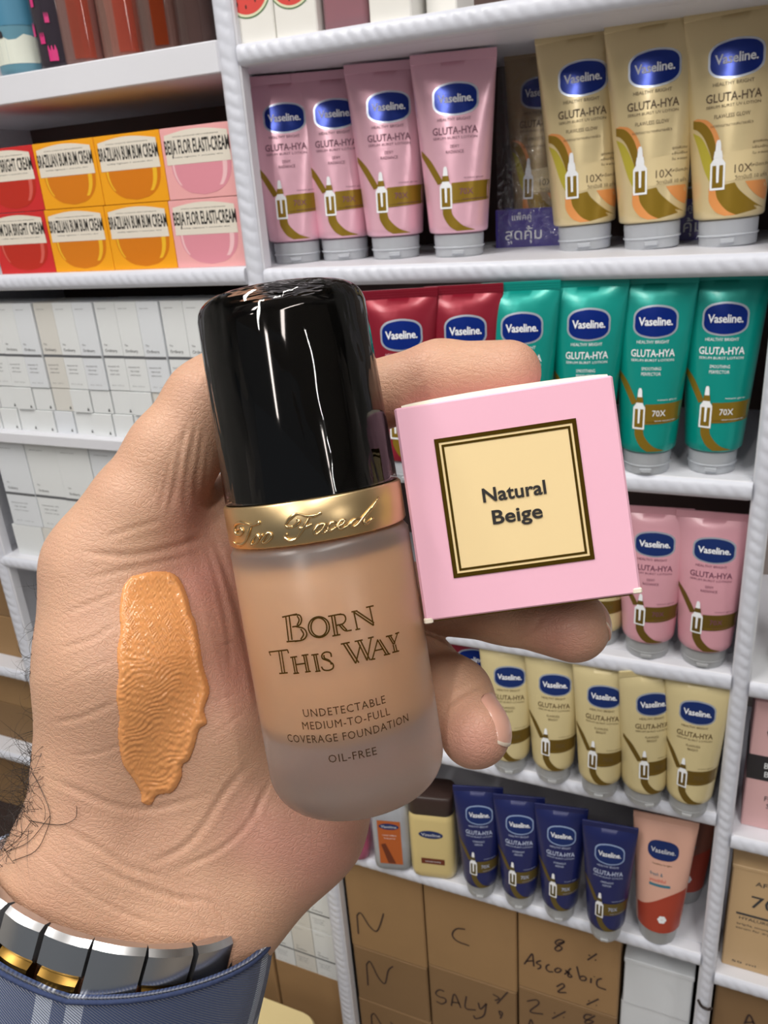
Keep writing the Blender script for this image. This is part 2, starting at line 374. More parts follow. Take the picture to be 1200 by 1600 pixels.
tube_row(RED, 'red', SZ['B'], [
    (640, 752, 'crimson lotion tube behind the black bottle cap, left of the two', 0.0),
    (733, 747, 'crimson lotion tube beside the teal tubes, right of the two', 0.0)], (.88, 1, .98), 'crimson lotion tubes on the second shelf')
tube_row(TEAL, 'teal', SZ['B'], [
    (815, 745, 'teal lotion tube, first from the left, behind the index fingertip', 0.0),
    (912, 741, 'teal lotion tube, second from the left, partly behind the pink box', 0.0),
    (1009, 740, 'teal lotion tube, third from the left, behind the upper right corner of the pink box', 0.0),
    (1110, 739, 'teal lotion tube, rightmost on the second shelf, next to the right upright', 0.0)], (.86, 1, .98), 'teal lotion tubes on the second shelf')
tube_row(ROSE, 'rose', SZ['Cc'], [
    (1010, 1026, 'rose pink lotion tube partly behind the lower right corner of the pink box', 0.0),
    (1097, 1040, 'rose pink lotion tube at the right end of the third shelf', 0.0)], (.88, 1, .875), 'rose pink lotion tubes on the third shelf')
tube_row(PALE, 'pale', SZ['Cc'], [(935, 1006, 'pale gold lotion tube peeping out beside the middle fingertip', 0.0)], (.86, 1, .78), 'pale gold lotion tube on the third shelf')
tube_row(PALE, 'pale', SZ['D'], [
    (797, 1207, 'pale gold lotion tube, leftmost of the fourth shelf, behind the ring fingertip', 0.0),
    (864, 1222, 'pale gold lotion tube, second from the left on the fourth shelf', 0.0),
    (936, 1244, 'pale gold lotion tube, middle one of five on the fourth shelf', 0.0),
    (1003, 1258, 'pale gold lotion tube turned to the right, fourth from the left on the fourth shelf', .35),
    (1073, 1274, 'pale gold lotion tube at the right end of the fourth shelf', 0.0)], (.80, .95, .885), 'pale gold lotion tubes on the fourth shelf')
tube_row(RED, 'red', SZ['D'], [(742, 1178, 'crimson lotion tube half hidden behind the ring finger on the fourth shelf', 0.0)], (.8, .95, .9), 'crimson lotion tube on the fourth shelf')
tube_row(NAVY, 'navy', SZ['E'], [
    (752, 1400, 'navy lotion tube, leftmost of the four, beside the yellow brown-capped bottle', 0.0),
    (812, 1417, 'navy lotion tube, second from the left on the lowest tube shelf', 0.0),
    (874, 1436, 'navy lotion tube, third from the left on the lowest tube shelf', 0.0),
    (945, 1468, 'navy lotion tube, rightmost of the four, beside the peach tube', 0.0)], (.76, .95, .88), 'navy lotion tubes on the lowest tube shelf')

# wrapped gold twin packs (tube + purple carton sleeve + film)
m_purple = mat('pack purple', (66, 54, 142), .4)
m_film = mat('clear film', (255, 255, 255), .08, 0, trans=1.0, ior=1.02, spec=1.0)
def film_mat():
    m = bpy.data.materials.new('wrinkled film'); m.use_nodes = True; nt = m.node_tree; nt.nodes.remove(bsdf(m))
    tr = nt.nodes.new('ShaderNodeBsdfTransparent'); gl = nt.nodes.new('ShaderNodeBsdfGlossy'); gl.inputs['Roughness'].default_value = .12
    mx = nt.nodes.new('ShaderNodeMixShader'); mx.inputs[0].default_value = .10
    tc = nt.nodes.new('ShaderNodeTexCoord'); nz = nt.nodes.new('ShaderNodeTexNoise'); nz.inputs['Scale'].default_value = 90; nz.inputs['Detail'].default_value = 3; nz.inputs['Distortion'].default_value = 1.5
    bp = nt.nodes.new('ShaderNodeBump'); bp.inputs['Strength'].default_value = 1; bp.inputs['Distance'].default_value = .004
    nt.links.new(tc.outputs['Object'], nz.inputs['Vector']); nt.links.new(nz.outputs['Fac'], bp.inputs['Height']); nt.links.new(bp.outputs['Normal'], gl.inputs['Normal'])
    nt.links.new(tr.outputs[0], mx.inputs[1]); nt.links.new(gl.outputs[0], mx.inputs[2]); nt.links.new(mx.outputs[0], nt.nodes['Material Output'].inputs[0])
    return m
m_film = film_mat()
GOLDW = dict(GOLD, body=foil('dull gold tube', (176, 152, 112)), cap=m_cap)
for (px, py, label) in ((830, 388, 'film-wrapped gold twin pack with purple sleeve beside the pink tubes'), (1085, 378, 'film-wrapped gold pack with purple sleeve, hidden behind the free gold tubes')):
    p = atz(px, py, SZ['A']); loc = (p[0] - .004, p[1] + .052, SZ['A'])
    t = make_tube(GOLDW, loc, label, 'film-wrapped gold packs on the upper shelf', (.9, 1, 1.04), .1); t.name = 'wrapped_tube_pack'; t['category'] = 'twin pack'
    b = MB(); w, d = .046, .029
    b.loft([[(-w, -d, z), (w, -d, z), (w, d, z), (-w, d, z)] for z in (.0, .036)], caps=False); s = b.build('carton_sleeve', m_purple, t)
    o = MB(); fn = lambda x, z: (x, -d - .0004, z)
    fit_text(o, 'แพ็คคู่', .022, .006, fn, -.016, .0285); fit_text(o, 'สุดคุ้ม', .042, .0105, fn, -.014, .0125); o.build('sleeve_lettering', m_txtw, s)
    b = MB(); b.loft([[(-.043, -d - .001, .001), (.043, -d - .001, .001), (.043, d, .001), (-.043, d, .001)], [(-.044, -d - .001, .1), (.044, -d - .001, .1), (.044, d, .1), (-.044, d, .1)], [(-.045, -.004, .175), (.045, -.004, .175), (.045, .004, .175), (-.045, .004, .175)]])
    b.build('plastic_film', m_film, t)

# ------------------------------------------------------------------ peach tubes on the lowest tube shelf
m_brick = mat('peach tube red', (172, 66, 46), .4, .1); m_teal_p = mat('print teal', (60, 120, 140), .5); m_coral = mat('print coral', (214, 90, 80), .5)
def peach(loc, label, body, scale, rz):
    t = empty('lotion_tube', loc, rz, label, 'lotion tube', 'peach and brown lotion tubes'); t.scale = scale
    mb = MB(); n = 56
    mb.loft([[(tube_dims(z)[0] * math.cos(u), tube_dims(z)[1] * math.sin(u), z) for u in np.linspace(0, 2 * math.pi, n, endpoint=False)] for z in np.linspace(ZB, ZT, 24)]); mb.build('tube_body', body, t, auto=60)
    mb = MB(); mb.box(-.0398, .0398, -.0011, .0011, ZT - .0005, TUBE_H, 0, .0004); mb.build('crimped_end', body, t)
    mb = MB(); mb.lathe([(.0225, 0), (.0240, .001), (.0262, .019), (.0270, .023), (.0255, .0237)], 40, sy=.95); mb.build('flip_cap', m_capl, t, auto=40)
    o = MB(); S = lambda x, z: tube_front(x, z, .0001); L = []; R = []
    for i in range(17):
        x = -.031 + .0635 * i / 16; x = max(-.0285 - .0112 * .2, min(.0315, x)); zt = .062 + .012 * math.sin((i / 16 - .3) * 3.0) + .012 * (i / 16) ** 2
        L.append((max(-.0284, min(.0284, x * .92)), .0243)); R.append((max(-.0310, min(.0315, x)), zt))
    strip(o, L, R, S, 0, 10); o.build('printed_wave', m_brick, t, smooth=True)
    o = MB(); P = [(math.copysign(abs(math.cos(u)) ** .62, math.cos(u)) * .019, math.copysign(abs(math.sin(u)) ** .85, math.sin(u)) * .0125) for u in np.linspace(0, 2 * math.pi, 36, endpoint=False)]
    o.add([tube_front(0, .137, .0003)] + [tube_front(x, .137 + y, .0003) for x, y in P], [(0, 1 + i, 1 + (i + 1) % 36) for i in range(36)]); bd = o.build('brand_badge', m_navy, t)
    o = MB(); fit_text(o, 'Vaseline.', .03, .0062, lambda x, z: tube_front(x, z, .0006), 0, .137); o.build('brand_lettering', m_txtw, bd)
    o = MB(); fit_text(o, 'healthy bright', .024, .0022, S, 0, .119, 0); fit_text(o, 'fresh &', .016, .0048, S, -.006, .105, 1); fit_text(o, 'youthful', .020, .0048, S, -.004, .097, 2); strip(o, [(-.014, .092), (-.014, .0885)], [(.012, .092), (.012, .0885)], S, 1, 4)
    for k in range(6):
        a = k * math.pi / 3; poly(o, [(.005 + .003 * math.cos(a) + .0026 * math.cos(q), .044 + .003 * math.sin(a) + .0026 * math.sin(q)) for q in np.linspace(0, 2 * math.pi, 10, endpoint=False)], lambda x, z: tube_front(x, z, .0004 + .00002 * k), 3)
    o.build('printed_words', [mat('ink umber', (104, 84, 50)), m_teal_p, m_coral, m_txtw], t)
    return t
p = atz(1023, 1478, SZ['E']); peach((p[0], p[1] + .024, SZ['E']), 'peach and brick red lotion tube, last on the lowest tube shelf', foil('peach tube', (226, 176, 156), .45, .05), (.86, .95, .95), .04)
peach((p[0] + .022, p[1] + .092, SZ['E']), 'brown tube standing behind the peach and brick red tube', foil('brown tube', (140, 84, 66), .45, .05), (.86, .95, .97), .04)

# ------------------------------------------------------------------ bottles left of the navy tubes
def rbox_ring(w, d, r, z, n=6):
    pts = []
    for cx, cy, a0 in ((w - r, d - r, 0), (-w + r, d - r, 90), (-w + r, -d + r, 180), (w - r, -d + r, 270)):
        for i in range(n + 1): a = math.radians(a0 + 90 * i / n); pts.append((cx + r * math.cos(a), cy + r * math.sin(a), z))
    return pts
def flask(name, px, py, z, w, d, prof, body, capm, cap_prof, label, cat, back=0.0, rz=0.0):
    p = atz(px, py, z); hd = math.hypot(p[0], p[1]); t = empty(name, (p[0] * (1 + (d + back) / hd), p[1] * (1 + (d + back) / hd), z), math.atan2(-p[0], p[1]) * .5 + rz, label, cat)
    mb = MB(); mb.loft([rbox_ring(w * k, d * k, min(w, d) * .62 * k, zz) for k, zz in prof]); mb.build('flask', body, t, auto=50)
    mb = MB(); mb.loft([rbox_ring(w * k, d * k, min(w, d) * .55 * k, zz) for k, zz in cap_prof]); mb.build('cap', capm, t, auto=50)
    return t, w, d
def clear(name, rgb, tr=.75, rough=.08): return mat(name, rgb, rough, 0, trans=tr, ior=1.4)
pf = [(.80, 0), (.97, .004), (1, .010), (1, .088), (.95, .098), (.62, .108)]
zE = SZ['E']
flask('body_mist_bottle', 557, 1346, zE, .022, .018, pf, clear('pink liquid', (236, 130, 165), .6), mat('cap mauve', (160, 110, 160), .4), [(.6, .108), (.62, .11), (.62, .135), (.55, .137)], 'clear pink bottle at the left end of the lowest tube shelf', 'bottle')
t, w, d = flask('lotion_bottle', 618, 1362, zE, .0245, .017, pf, clear('clear plastic', (226, 230, 236), .6), mat('cap navy', (30, 36, 96), .4), [(.6, .108), (.62, .11), (.62, .135), (.55, .137)], 'clear bottle with an orange label beside the pink bottle', 'bottle')
o = MB(); fn = lambda x, z: (x, -d - .0004, z)
poly(o, [(-.015, .014), (.015, .014), (.015, .085), (-.015, .085)], fn); poly(o, [(-.004, .015), (.006, .015), (-.006, .048), (-.012, .046)], lambda x, z: (x, -d - .0006, z), 1)
poly(o, [(.013 * math.cos(a), .076 + .005 * math.sin(a)) for a in np.linspace(0, 6.28, 24, endpoint=False)], lambda x, z: (x, -d - .0006, z), 2); fit_text(o, 'Vaseline', .02, .004, lambda x, z: (x, -d - .0008, z), 0, .076, 3); fit_text(o, 'cocoa radiant', .018, .0022, lambda x, z: (x, -d - .0006, z), 0, .062, 3); fit_text(o, 'body gel oil', .014, .002, lambda x, z: (x, -d - .0006, z), 0, .057, 3)
o.build('front_label', [mat('label orange', (188, 96, 40), .5), mat('label brown', (110, 48, 24), .5), m_navy, m_txtw], t)
pf2 = [(.84, 0), (.97, .004), (1, .012), (1.0, .094), (.96, .102), (.9, .104)]
t, w, d = flask('lotion_bottle', 682, 1374, zE, .0295, .02, pf2, mat('yellow lotion', (220, 198, 136), .25, 0, coat=.4), mat('cap brown', (58, 42, 38), .4), [(.93, .103), (.98, .105), (1.0, .126), (.96, .130), (.9, .131)], 'pale yellow lotion bottle with a dark brown cap', 'bottle')
o = MB()
poly(o, [(.0155 * math.cos(a), .074 + .0062 * math.sin(a)) for a in np.linspace(0, 6.28, 28, endpoint=False)], fn0 := (lambda x, z: (x, -d - .0004, z)), 0); fit_text(o, 'Vaseline', .024, .0045, lambda x, z: (x, -d - .0006, z), 0, .074, 1)
poly(o, [(-.014, .026), (.016, .026), (.016, .035), (-.014, .035)], fn0, 2); fit_text(o, 'essential healing', .02, .0022, lambda x, z: (x, -d - .0006, z), .001, .0305, 1)
o.build('front_label', [m_navy, m_txtw, mat('label brown', (110, 48, 24))], t)

# ------------------------------------------------------------------ cream cartons on the left rack
m_lab = mat('cream label', (228, 220, 206), .5); m_black = mat('print black', (40, 38, 36), .5)
def cream_carton(x0, z0, words, col, jar, hi, label):
    w, h, d = .0862, .0672, .085
    t = empty('cream_carton', (x0 + w / 2, YF + .012 + d / 2, z0), 0, label, 'carton', 'cream jar cartons on the left rack')
    b = MB(); b.box(-w / 2, w / 2, -d / 2, d / 2, 0, h, 0, .0006); b.build('carton_body', col, t)
    L = lambda k: (lambda x, z: (x, -d / 2 - .0002 - k * .0001, z))
    o = MB(); N = 16; jl = []; jr = []
    for i in range(N + 1):
        q = i / N; z = h * (.05 + .47 * q); ww = w * (.40 * (1 - (1 - q) ** 2.6) ** .5 + .02); jl.append((-ww + .002, z)); jr.append((ww + .002, z))
    strip(o, jl, jr, L(0), 0, 1)
    strip(o, [(a * .97 + .0004, zz) for (a, zz) in jl[5:]], [(a * .90 + .0004, zz) for (a, zz) in jl[5:]], L(1), 1, 1)
    strip(o, [(a * .74, zz) for (a, zz) in jr[4:]], [(a * .88, zz) for (a, zz) in jr[4:]], L(1), 1, 1)
    o.build('jar_picture', [jar, hi], t)
    o = MB(); poly(o, [(-.039, h * .49)] + [(.039, h * .49)] + [(.038 - .076 * i / 12, h * (.90 + .06 * math.sin(math.pi * i / 12))) for i in range(13)], L(2))
    lb = o.build('jar_label', m_lab, t)
    o = MB(); fit_text(o, words, .078, .0125, L(3), 0, h * .735, bold=.022); fit_text(o, 'creme corporal ultra hidratante', .055, .0012, L(3), 0, h * .875); fit_text(o, 'visibly tightens + smooths skin', .06, .0012, L(3), 0, h * .59); o.build('label_lettering', m_black, lb)
m_red = mat('carton red', (206, 40, 42), .4); m_yel = mat('carton yellow', (242, 164, 18), .4); m_pk = mat('carton pink', (238, 172, 172), .4)
jr_ = mat('jar red', (188, 40, 22), .35); jy = mat('jar amber', (214, 122, 8), .35); jp = mat('jar rose', (224, 146, 160), .35)
hr = mat('jar shine red', (214, 96, 84), .35); hy = mat('jar shine amber', (240, 186, 40), .35); hp = mat('jar shine rose', (242, 196, 200), .35)
for r in range(2):
    z0 = LZ['A'] + r * .0678; dx = 0.003 * r
    nm = ('lower', 'upper')[r]
    for i, (wd_, c, j, hh, txt) in enumerate((('BOM DIA BRIGHT CREAM', m_red, jr_, hr, 'red cream carton at the left, %s row'), ('BRAZILIAN BUM BUM CREAM', m_yel, jy, hy, 'left yellow cream carton of the %s row, beside the red one'), ('BRAZILIAN BUM BUM CREAM', m_yel, jy, hy, 'right yellow cream carton of the %s row, beside the pink one'), ('BEIJA FLOR ELASTI-CREAM', m_pk, jp, hp, 'pink cream carton of the %s row, against the upright'))):
        cream_carton(-.826 + i * .0868 + dx, z0, wd_, c, j, hh, txt % nm)

# ------------------------------------------------------------------ stacked white cartons
m_wc = [mat('carton white', (226, 229, 230), .5), mat('carton off white', (218, 216, 210), .5), mat('carton cool white', (222, 226, 231), .5)]
m_grey = mat('print grey', (96, 98, 102), .5); m_dk = mat('print charcoal', (54, 56, 60), .5)
CP = {}
def white_carton(kind, x0, z0, w, h, m, label, group, y0=YF + .014, d=.045, dy=0.0):
    key = (kind, round(w, 4), round(h, 4))
    loc = (x0 + w / 2, y0 + dy, z0)
    if key in CP:
        t = copy_tree(CP[key]); t.location = loc; t['label'] = label; t['group'] = group
        [c for c in COL.objects if c.parent == t and c.name.startswith('carton_body')][0].data = body_mesh(key, w, h, d, m)
        return t
    t = empty('white_carton', loc, 0, label, 'carton', group)
    link('carton_body', body_mesh(key, w, h, d, m), t)
    fn = lambda x, z: (x, -.0002, z); o = MB()
    if kind == 'tall':
        poly(o, [(-w / 2, h * .375), (w / 2, h * .375), (w / 2, h * .405), (-w / 2, h * .405)], fn, 1)
        put_text(o, 'The', .0022, fn, -w * .36, h * .515, 0, align=-1); put_text(o, 'Ordinary.', .0036, fn, -w * .36, h * .445, 0, align=-1, sx=.95)
        for i in range(3): fit_text(o, ('Niacinamide 10%', 'High strength', 'vitamin serum')[i], w * (.55, .42, .48)[i], .0017, fn, -w * .1, h * (.28 - i * .045), 1)
        fit_text(o, '30 ml   1.0 fl. oz.', w * .6, .0012, fn, -w * .05, h * .06, 1)
        fit_text(o, 'serum', w * .4, .0014, fn, -w * .15, h * .93, 1)
    else:
        poly(o, [(w * .28, h * .10), (w * .36, h * .10), (w * .34, h * .22), (w * .30, h * .22)], fn, 0); fit_text(o, 'O.', w * .14, h * .07, fn, w * .33, h * .12, 0)
    o.build('printed_words', [m_dk, m_grey], t); CP[key] = t
    return t
BM = {}
def body_mesh(key, w, h, d, m):
    k = key + (m.name,)
    if k not in BM:
        b = MB(); b.box(-w / 2, w / 2, 0, d, 0, h, 0, .0005); me = bpy.data.meshes.new('carton_body'); me.from_pydata(b.v, [], b.f); me.materials.append(m); BM[k] = me
    return BM[k]
pick = [0, 0, 1, 0, 2, 0, 0, 2, 0, 0, 1, 0, 2, 0, 0]
zL = LZ['B']
for r in range(2):
    for i in range(14):
        white_carton('small', -.925 + i * .0318 + r * .004, zL + r * .0292, 0.0306, .0284, m_wc[pick[(i * 3 + r * 5) % 15]], 'small white carton, %s from the left in the %s small-carton row' % (ORD[i], ('lower', 'upper')[r]), 'small white cartons stacked on the left rack', dy=.0015 * ((i * 7 + r) % 3))
for i in range(14):
    white_carton('tall', -.9205 + i * .0318, zL + .0586, 0.0306, .104, m_wc[1 if i == 4 else (2 if i % 3 == 0 else 0)], 'tall white carton, %s from left on the small cartons' % ORD[i], 'tall white cartons on the left rack', dy=.0012 * ((i * 5) % 3))
zL = LZ['Cc']
for i in range(8):
    white_carton('small', -.925 + i * .0556, zL, .0548, .0455, m_wc[i % 3 if i % 4 else 0], 'wide white carton, %s from the left on the middle left shelf' % ORD[i], 'wide white cartons under the tall ones', dy=.001 * (i % 2))
    white_carton('tall', -.920 + i * .0556, zL + .0462, .0548, .122, m_wc[0 if i % 3 else 2], 'big tall white carton, %s from the left on the wide white cartons' % ORD[i], 'big tall white cartons on the left rack', dy=.001 * (i % 2))
# boards and goods low on the left rack
lr = [o for o in COL.objects if o.name == 'display_rack.001'][0]
for z in (Z0 - .665, Z0 - 1.27):
    ox = (PL[0] + P1[0]) / 2; b = MB(); b.box(PL[0] + PL[1] - ox, P1[0] - ox, .001, .24, z - .018, z, 0, .0015); o = b.build('shelf_board', m_white, lr)
    e = rope(P1[0] - PL[0] - PL[1], .0165, 'x').build('edge_trim', m_rope, o, smooth=True); e.location = (PL[0] + PL[1] - ox, .0015, z - .0088)
def plain_box(name, x0, x1, z0, z1, y0, d, m, label, cat, group=None, lid=0.0):
    t = empty(name, ((x0 + x1) / 2, y0, z0), 0, label, cat, group); w = (x1 - x0) / 2
    b = MB(); b.box(-w, w, 0, d, 0, z1 - z0, 0, .0012); b.build('carton_body', m, t)
    if lid:
        b = MB(); b.box(-w - .0008, w + .0008, -.0012, d * .5, (z1 - z0) - lid, (z1 - z0) + .0008, 0, .0008); b.build('lid_flap', m, t)
    return t
plain_box('white_box', -.905, -.80, Z0 - .664, Z0 - .525, YF + .03, .15, m_wc[2], 'white box standing in the dark left compartment beside the thumb', 'box', lid=.02)
plain_box('white_box', -.79, -.70, Z0 - .664, Z0 - .50, YF + .03, .15, m_wc[2], 'taller white box behind the thumb in the dark left compartment', 'box')
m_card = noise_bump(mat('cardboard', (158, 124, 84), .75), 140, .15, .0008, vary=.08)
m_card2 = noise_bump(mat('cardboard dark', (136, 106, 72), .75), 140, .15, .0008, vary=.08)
def zz(px, py, y=YF + .014): return at(px, py, y)[2]
def xx(px, py, y=YF + .014): return at(px, py, y)[0]
zb = Z0 - 1.27
zc = zz(525, 1532)
plain_box('cardboard_box', -.592, -.478, zb, zc, YF + .014, .2, m_card, 'brown cardboard box under the white cartons beside the shirt cuff', 'cardboard box', 'cardboard boxes low on the racks')
plain_box('cardboard_box', -.72, -.594, zb, zc + .12, YF + .01, .2, m_card, 'brown cardboard box half hidden behind the shirt cuff', 'cardboard box', 'cardboard boxes low on the racks')
for r in range(2):
    for i in range(3):
        white_carton('tall', -.590 + i * .0375, zc + r * .094, .0365, .093, m_wc[i % 2], 'white carton low beside the shirt cuff, %s in the %s layer' % (ORD[i], ('lower', 'upper')[r]), 'white cartons low on the left rack')
# far left cardboard boxes
for i, (a, c, sh) in enumerate((((0, 950), (36, 1042), .0), ((0, 1065), (45, 1125), .0), ((0, 865), (14, 945), 0))): pass
yb = YF + .03
for i, (zb0, zt0, lab) in enumerate(((Z0 - .648, Z0 - .575, 'brown cardboard box, lower one of the two on the upper far left shelf'), (Z0 - .574, Z0 - .50, 'brown cardboard box, second layer on the upper far left shelf'), (Z0 - .499, Z0 - .425, 'brown cardboard box, topmost on the far left rack'), (Z0 - .822, Z0 - .748, 'brown cardboard box, lower one of the two on the lower far left shelf'), (Z0 - .747, Z0 - .672, 'brown cardboard box, upper one of the two on the lower far left shelf'), (Z0 - .98, Z0 - .86, 'brown cardboard box under the lowest far left shelf'))):
    o = plain_box('cardboard_box', -1.23 + .004 * i, -.985 - .006 * (i % 2), zb0, zt0, yb, .18, (m_card, m_card2)[i % 2], lab, 'cardboard box', 'cardboard boxes on the far left rack')

# ------------------------------------------------------------------ cardboard boxes with marker writing
m_mark = mat('marker ink', (62, 44, 40), .6)
def carton(name, x0, x1, z0, z1, y0, m, label, strokes=(), w=.0022, d=.2, group='cardboard boxes low on the racks'):
    t = empty(name, ((x0 + x1) / 2, y0, z0), 0, label, 'cardboard box', group); hw = (x1 - x0) / 2
    b = MB(); b.box(-hw, hw, 0, d, 0, z1 - z0, 0, .0018)
    b.box(-hw + .004, hw - .004, -.0004, .002, (z1 - z0) * .985 - .0008, (z1 - z0) * .985)
    b.build('carton_body', m, t)
    if strokes:
        o = MB()
        for s in strokes:
            pts = smooth_line(s, 6) if len(s) > 2 else smooth_line(s, 4)
            q = [at(a, bb, y0 - .0007) - np.array([(x0 + x1) / 2, y0, z0]) for a, bb in pts]
            ribbon(o, q, w, (0, -1, 0))
        o.build('marker_writing', m_mark, t)
    return t
yc = YF + .014
def Zm(sc, ox, oy, pts): return [(ox + x / sc, oy + y / sc) for x, y in pts]
A3 = lambda *p: Zm(3, 380, 1330, p)          # strokes read off the photograph
B28 = lambda *p: Zm(2.857, 780, 1400, p)
Z6 = lambda *p: Zm(6, 800, 1440, p)
N1 = [A3((540, 388), (533, 300)), A3((533, 300), (552, 292), (590, 350), (622, 376), (640, 350), (658, 292))]
N2 = [A3((585, 630), (578, 530)), A3((578, 530), (596, 520), (632, 590), (664, 620), (680, 560), (702, 540))]
Cc_ = [A3((1040, 366), (1000, 364), (980, 390), (1000, 420), (1060, 444))]
SAL = [A3((942, 657), (918, 650), (902, 666), (918, 682), (944, 690), (950, 706), (930, 716), (905, 704)), A3((975, 725), (990, 670), (1020, 735)), A3((978, 708), (1015, 712)), A3((1046, 680), (1042, 735), (1090, 745)), A3((1102, 710), (1112, 740), (1140, 715)), A3((1140, 715), (1128, 770), (1090, 785), (1080, 770)), A3((1170, 670), (1200, 690), (1180, 700)), A3((1190, 715), (1240, 660)), A3((1205, 770), (1200, 750), (1215, 760), (1205, 785))]
ASC = [B28((262, 212), (290, 204), (268, 195), (250, 210), (280, 232), (262, 246), (250, 232), (290, 206)), B28((394, 286), (436, 258)), B28((400, 262), (404, 268)), B28((428, 284), (432, 288)),
       Z6((115, 400), (150, 350), (188, 303), (198, 350), (205, 420)), Z6((130, 372), (205, 368)), Z6((272, 366), (238, 376), (232, 392), (268, 412), (262, 436), (238, 444)), Z6((352, 402), (325, 415), (322, 445), (345, 468), (386, 472)), Z6((432, 434), (404, 450), (412, 474), (444, 472), (460, 450), (432, 434)), Z6((492, 496), (520, 470), (552, 438)), Z6((500, 455), (530, 485), (560, 512), (545, 522), (524, 508), (536, 470)), Z6((608, 420), (622, 480), (640, 545)), Z6((640, 520), (668, 512), (694, 528), (684, 552), (644, 550)), Z6((742, 530), (738, 576)), Z6((768, 513), (772, 519)), Z6((842, 534), (806, 545), (794, 575), (808, 612), (882, 640)),
       B28((256, 405), (282, 392), (290, 405), (262, 428), (300, 432)), B28((390, 486), (444, 460)), B28((398, 466), (402, 470)), B28((432, 488), (436, 490))]
B2 = [B28((124, 470), (165, 464), (176, 482), (138, 516), (196, 528)), B28((236, 548), (296, 516)), B28((244, 520), (250, 524)), B28((286, 540), (290, 544)), B28((414, 532), (386, 530), (380, 548), (420, 560), (395, 572), (384, 560), (428, 535)), B28((132, 575), (142, 552), (152, 578))]
N3 = [A3((604, 820), (600, 770)), A3((600, 770), (616, 764), (650, 820)), A3((700, 812), (690, 800))]
x01, x12, x23 = xx(661, 1405), xx(808, 1450), xx(971, 1490)
xl = P1[0] + P1[1] + .003
zt = SZ['E'] - .026
za, zbb = zz(595, 1490), zz(600, 1572)
carton('cardboard_box', xl, x01 - .001, za, zt, yc, m_card, 'brown cardboard box marked N, topmost in the left column', N1)
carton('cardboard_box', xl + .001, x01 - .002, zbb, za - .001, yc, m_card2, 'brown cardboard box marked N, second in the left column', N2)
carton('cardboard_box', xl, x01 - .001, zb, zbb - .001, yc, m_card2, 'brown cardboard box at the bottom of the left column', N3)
za = zz(735, 1528)
carton('cardboard_box', x01 + .001, x12 - .001, za, zt - .003, yc, m_card, 'brown cardboard box marked C in the middle column', Cc_)
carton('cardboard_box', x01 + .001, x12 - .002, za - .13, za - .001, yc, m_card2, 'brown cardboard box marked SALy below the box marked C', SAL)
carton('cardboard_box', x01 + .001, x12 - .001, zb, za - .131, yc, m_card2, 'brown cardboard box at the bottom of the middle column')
za = zz(890, 1566)
carton('cardboard_box', x12 + .001, x23 - .001, za, zt - .005, yc, m_card, 'brown cardboard box marked Ascorbic in the right column', ASC)
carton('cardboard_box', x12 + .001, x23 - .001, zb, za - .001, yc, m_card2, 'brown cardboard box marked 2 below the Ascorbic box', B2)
zw = zz(1035, 1520); zw2 = zz(1030, 1590)
plain_box('white_box', x23 + .004, P2[0] - .004, zw2, zw, YF + .02, .14, m_wc[2], 'white box under the shelf, right of the Ascorbic box', 'box', lid=.006)
plain_box('white_box', x23 + .002, P2[0] - .004, zb, zw2 - .001, YF + .022, .14, m_wc[2], 'lower white box right of the cardboard boxes', 'box')

# ------------------------------------------------------------------ goods on the right rack
xr = P2[0] + P2[1]
def printed(t, d0, items, m, name='printed_words'):
    o = MB()
    for (s, w, h, cx, cz) in items: fit_text(o, s, w, h, lambda x, z: (x, -d0 - .0005, z), cx, cz)
    o.build(name, m, t)
t = plain_box('skincare_box', xr + .008, xr + .068, Z0 - .648, Z0 - .492, YF + .02, .06, mat('box rose', (222, 178, 178), .45), 'tall pink box with a black band at the right edge', 'box')
b = MB(); b.box(-.0302, .0302, -.0004, .0602, .062, .092); b.build('black_band', mat('band black', (42, 40, 44), .4), t)
printed(t, .0, [('Q10', .045, .022, .006, .122), ('BEAUTY', .03, .007, .004, .080), ('BOOST', .03, .007, .004, .069), ('FIRMING', .03, .006, .004, .040), ('SERUM', .025, .006, .004, .031)], m_dk)
b = MB(); fit_text(b, 'BEAUTY', .03, .007, lambda x, z: (x, -.0008, z), .0, .081); fit_text(b, 'BOOST', .028, .007, lambda x, z: (x, -.0008, z), .0, .0705); b.build('band_lettering', m_txtw, t)
t = plain_box('skincare_box', xr + .006, xr + .075, Z0 - .85, Z0 - .70, YF + .016, .05, mat('box tan', (200, 168, 126), .5), 'tan box printed 70 at the right edge above the brown carton', 'box', lid=.004)
printed(t, .0, [('AFNUR', .034, .006, .006, .130), ('70+', .042, .017, .008, .104), ('HYALURONIC', .045, .004, .0, .077), ('triple moisture', .045, .003, -.002, .068), ('serum for dry skin', .045, .003, -.002, .062), ('50 ml', .025, .003, -.012, .010)], m_dk)
b = MB(); b.box(-.026, .034, -.0006, .001, .0815, .0838); b.build('printed_rule', m_dk, t)
t = plain_box('skincare_box', xr + .025, xr + .085, Z0 - .459, Z0 - .335, YF + .016, .05, mat('box pale green', (214, 220, 190), .5), 'pale green box just inside the right edge of the third shelf', 'box')
carton('cardboard_box', xr + .004, xr + .16, zb, Z0 - .878, YF + .016, m_card2, 'brown cardboard box marked A at the bottom right corner', [[(1163, 1600), (1171, 1586), (1180, 1604)], [(1165, 1598), (1178, 1597)]], group='cardboard boxes low on the racks')
b = MB(); b.tube([at(x, y, YF - .006) for x, y in smooth_line([(1091, 1563), (1096, 1572), (1106, 1577), (1113, 1575)])], [.0016] * 18 + [.0009], 8)
tag(b.build('wire_hook', mat('hook dark', (50, 40, 38), .4, .3), smooth=True), 'dark curved hook on the right upright beside the cardboard box', 'hook')

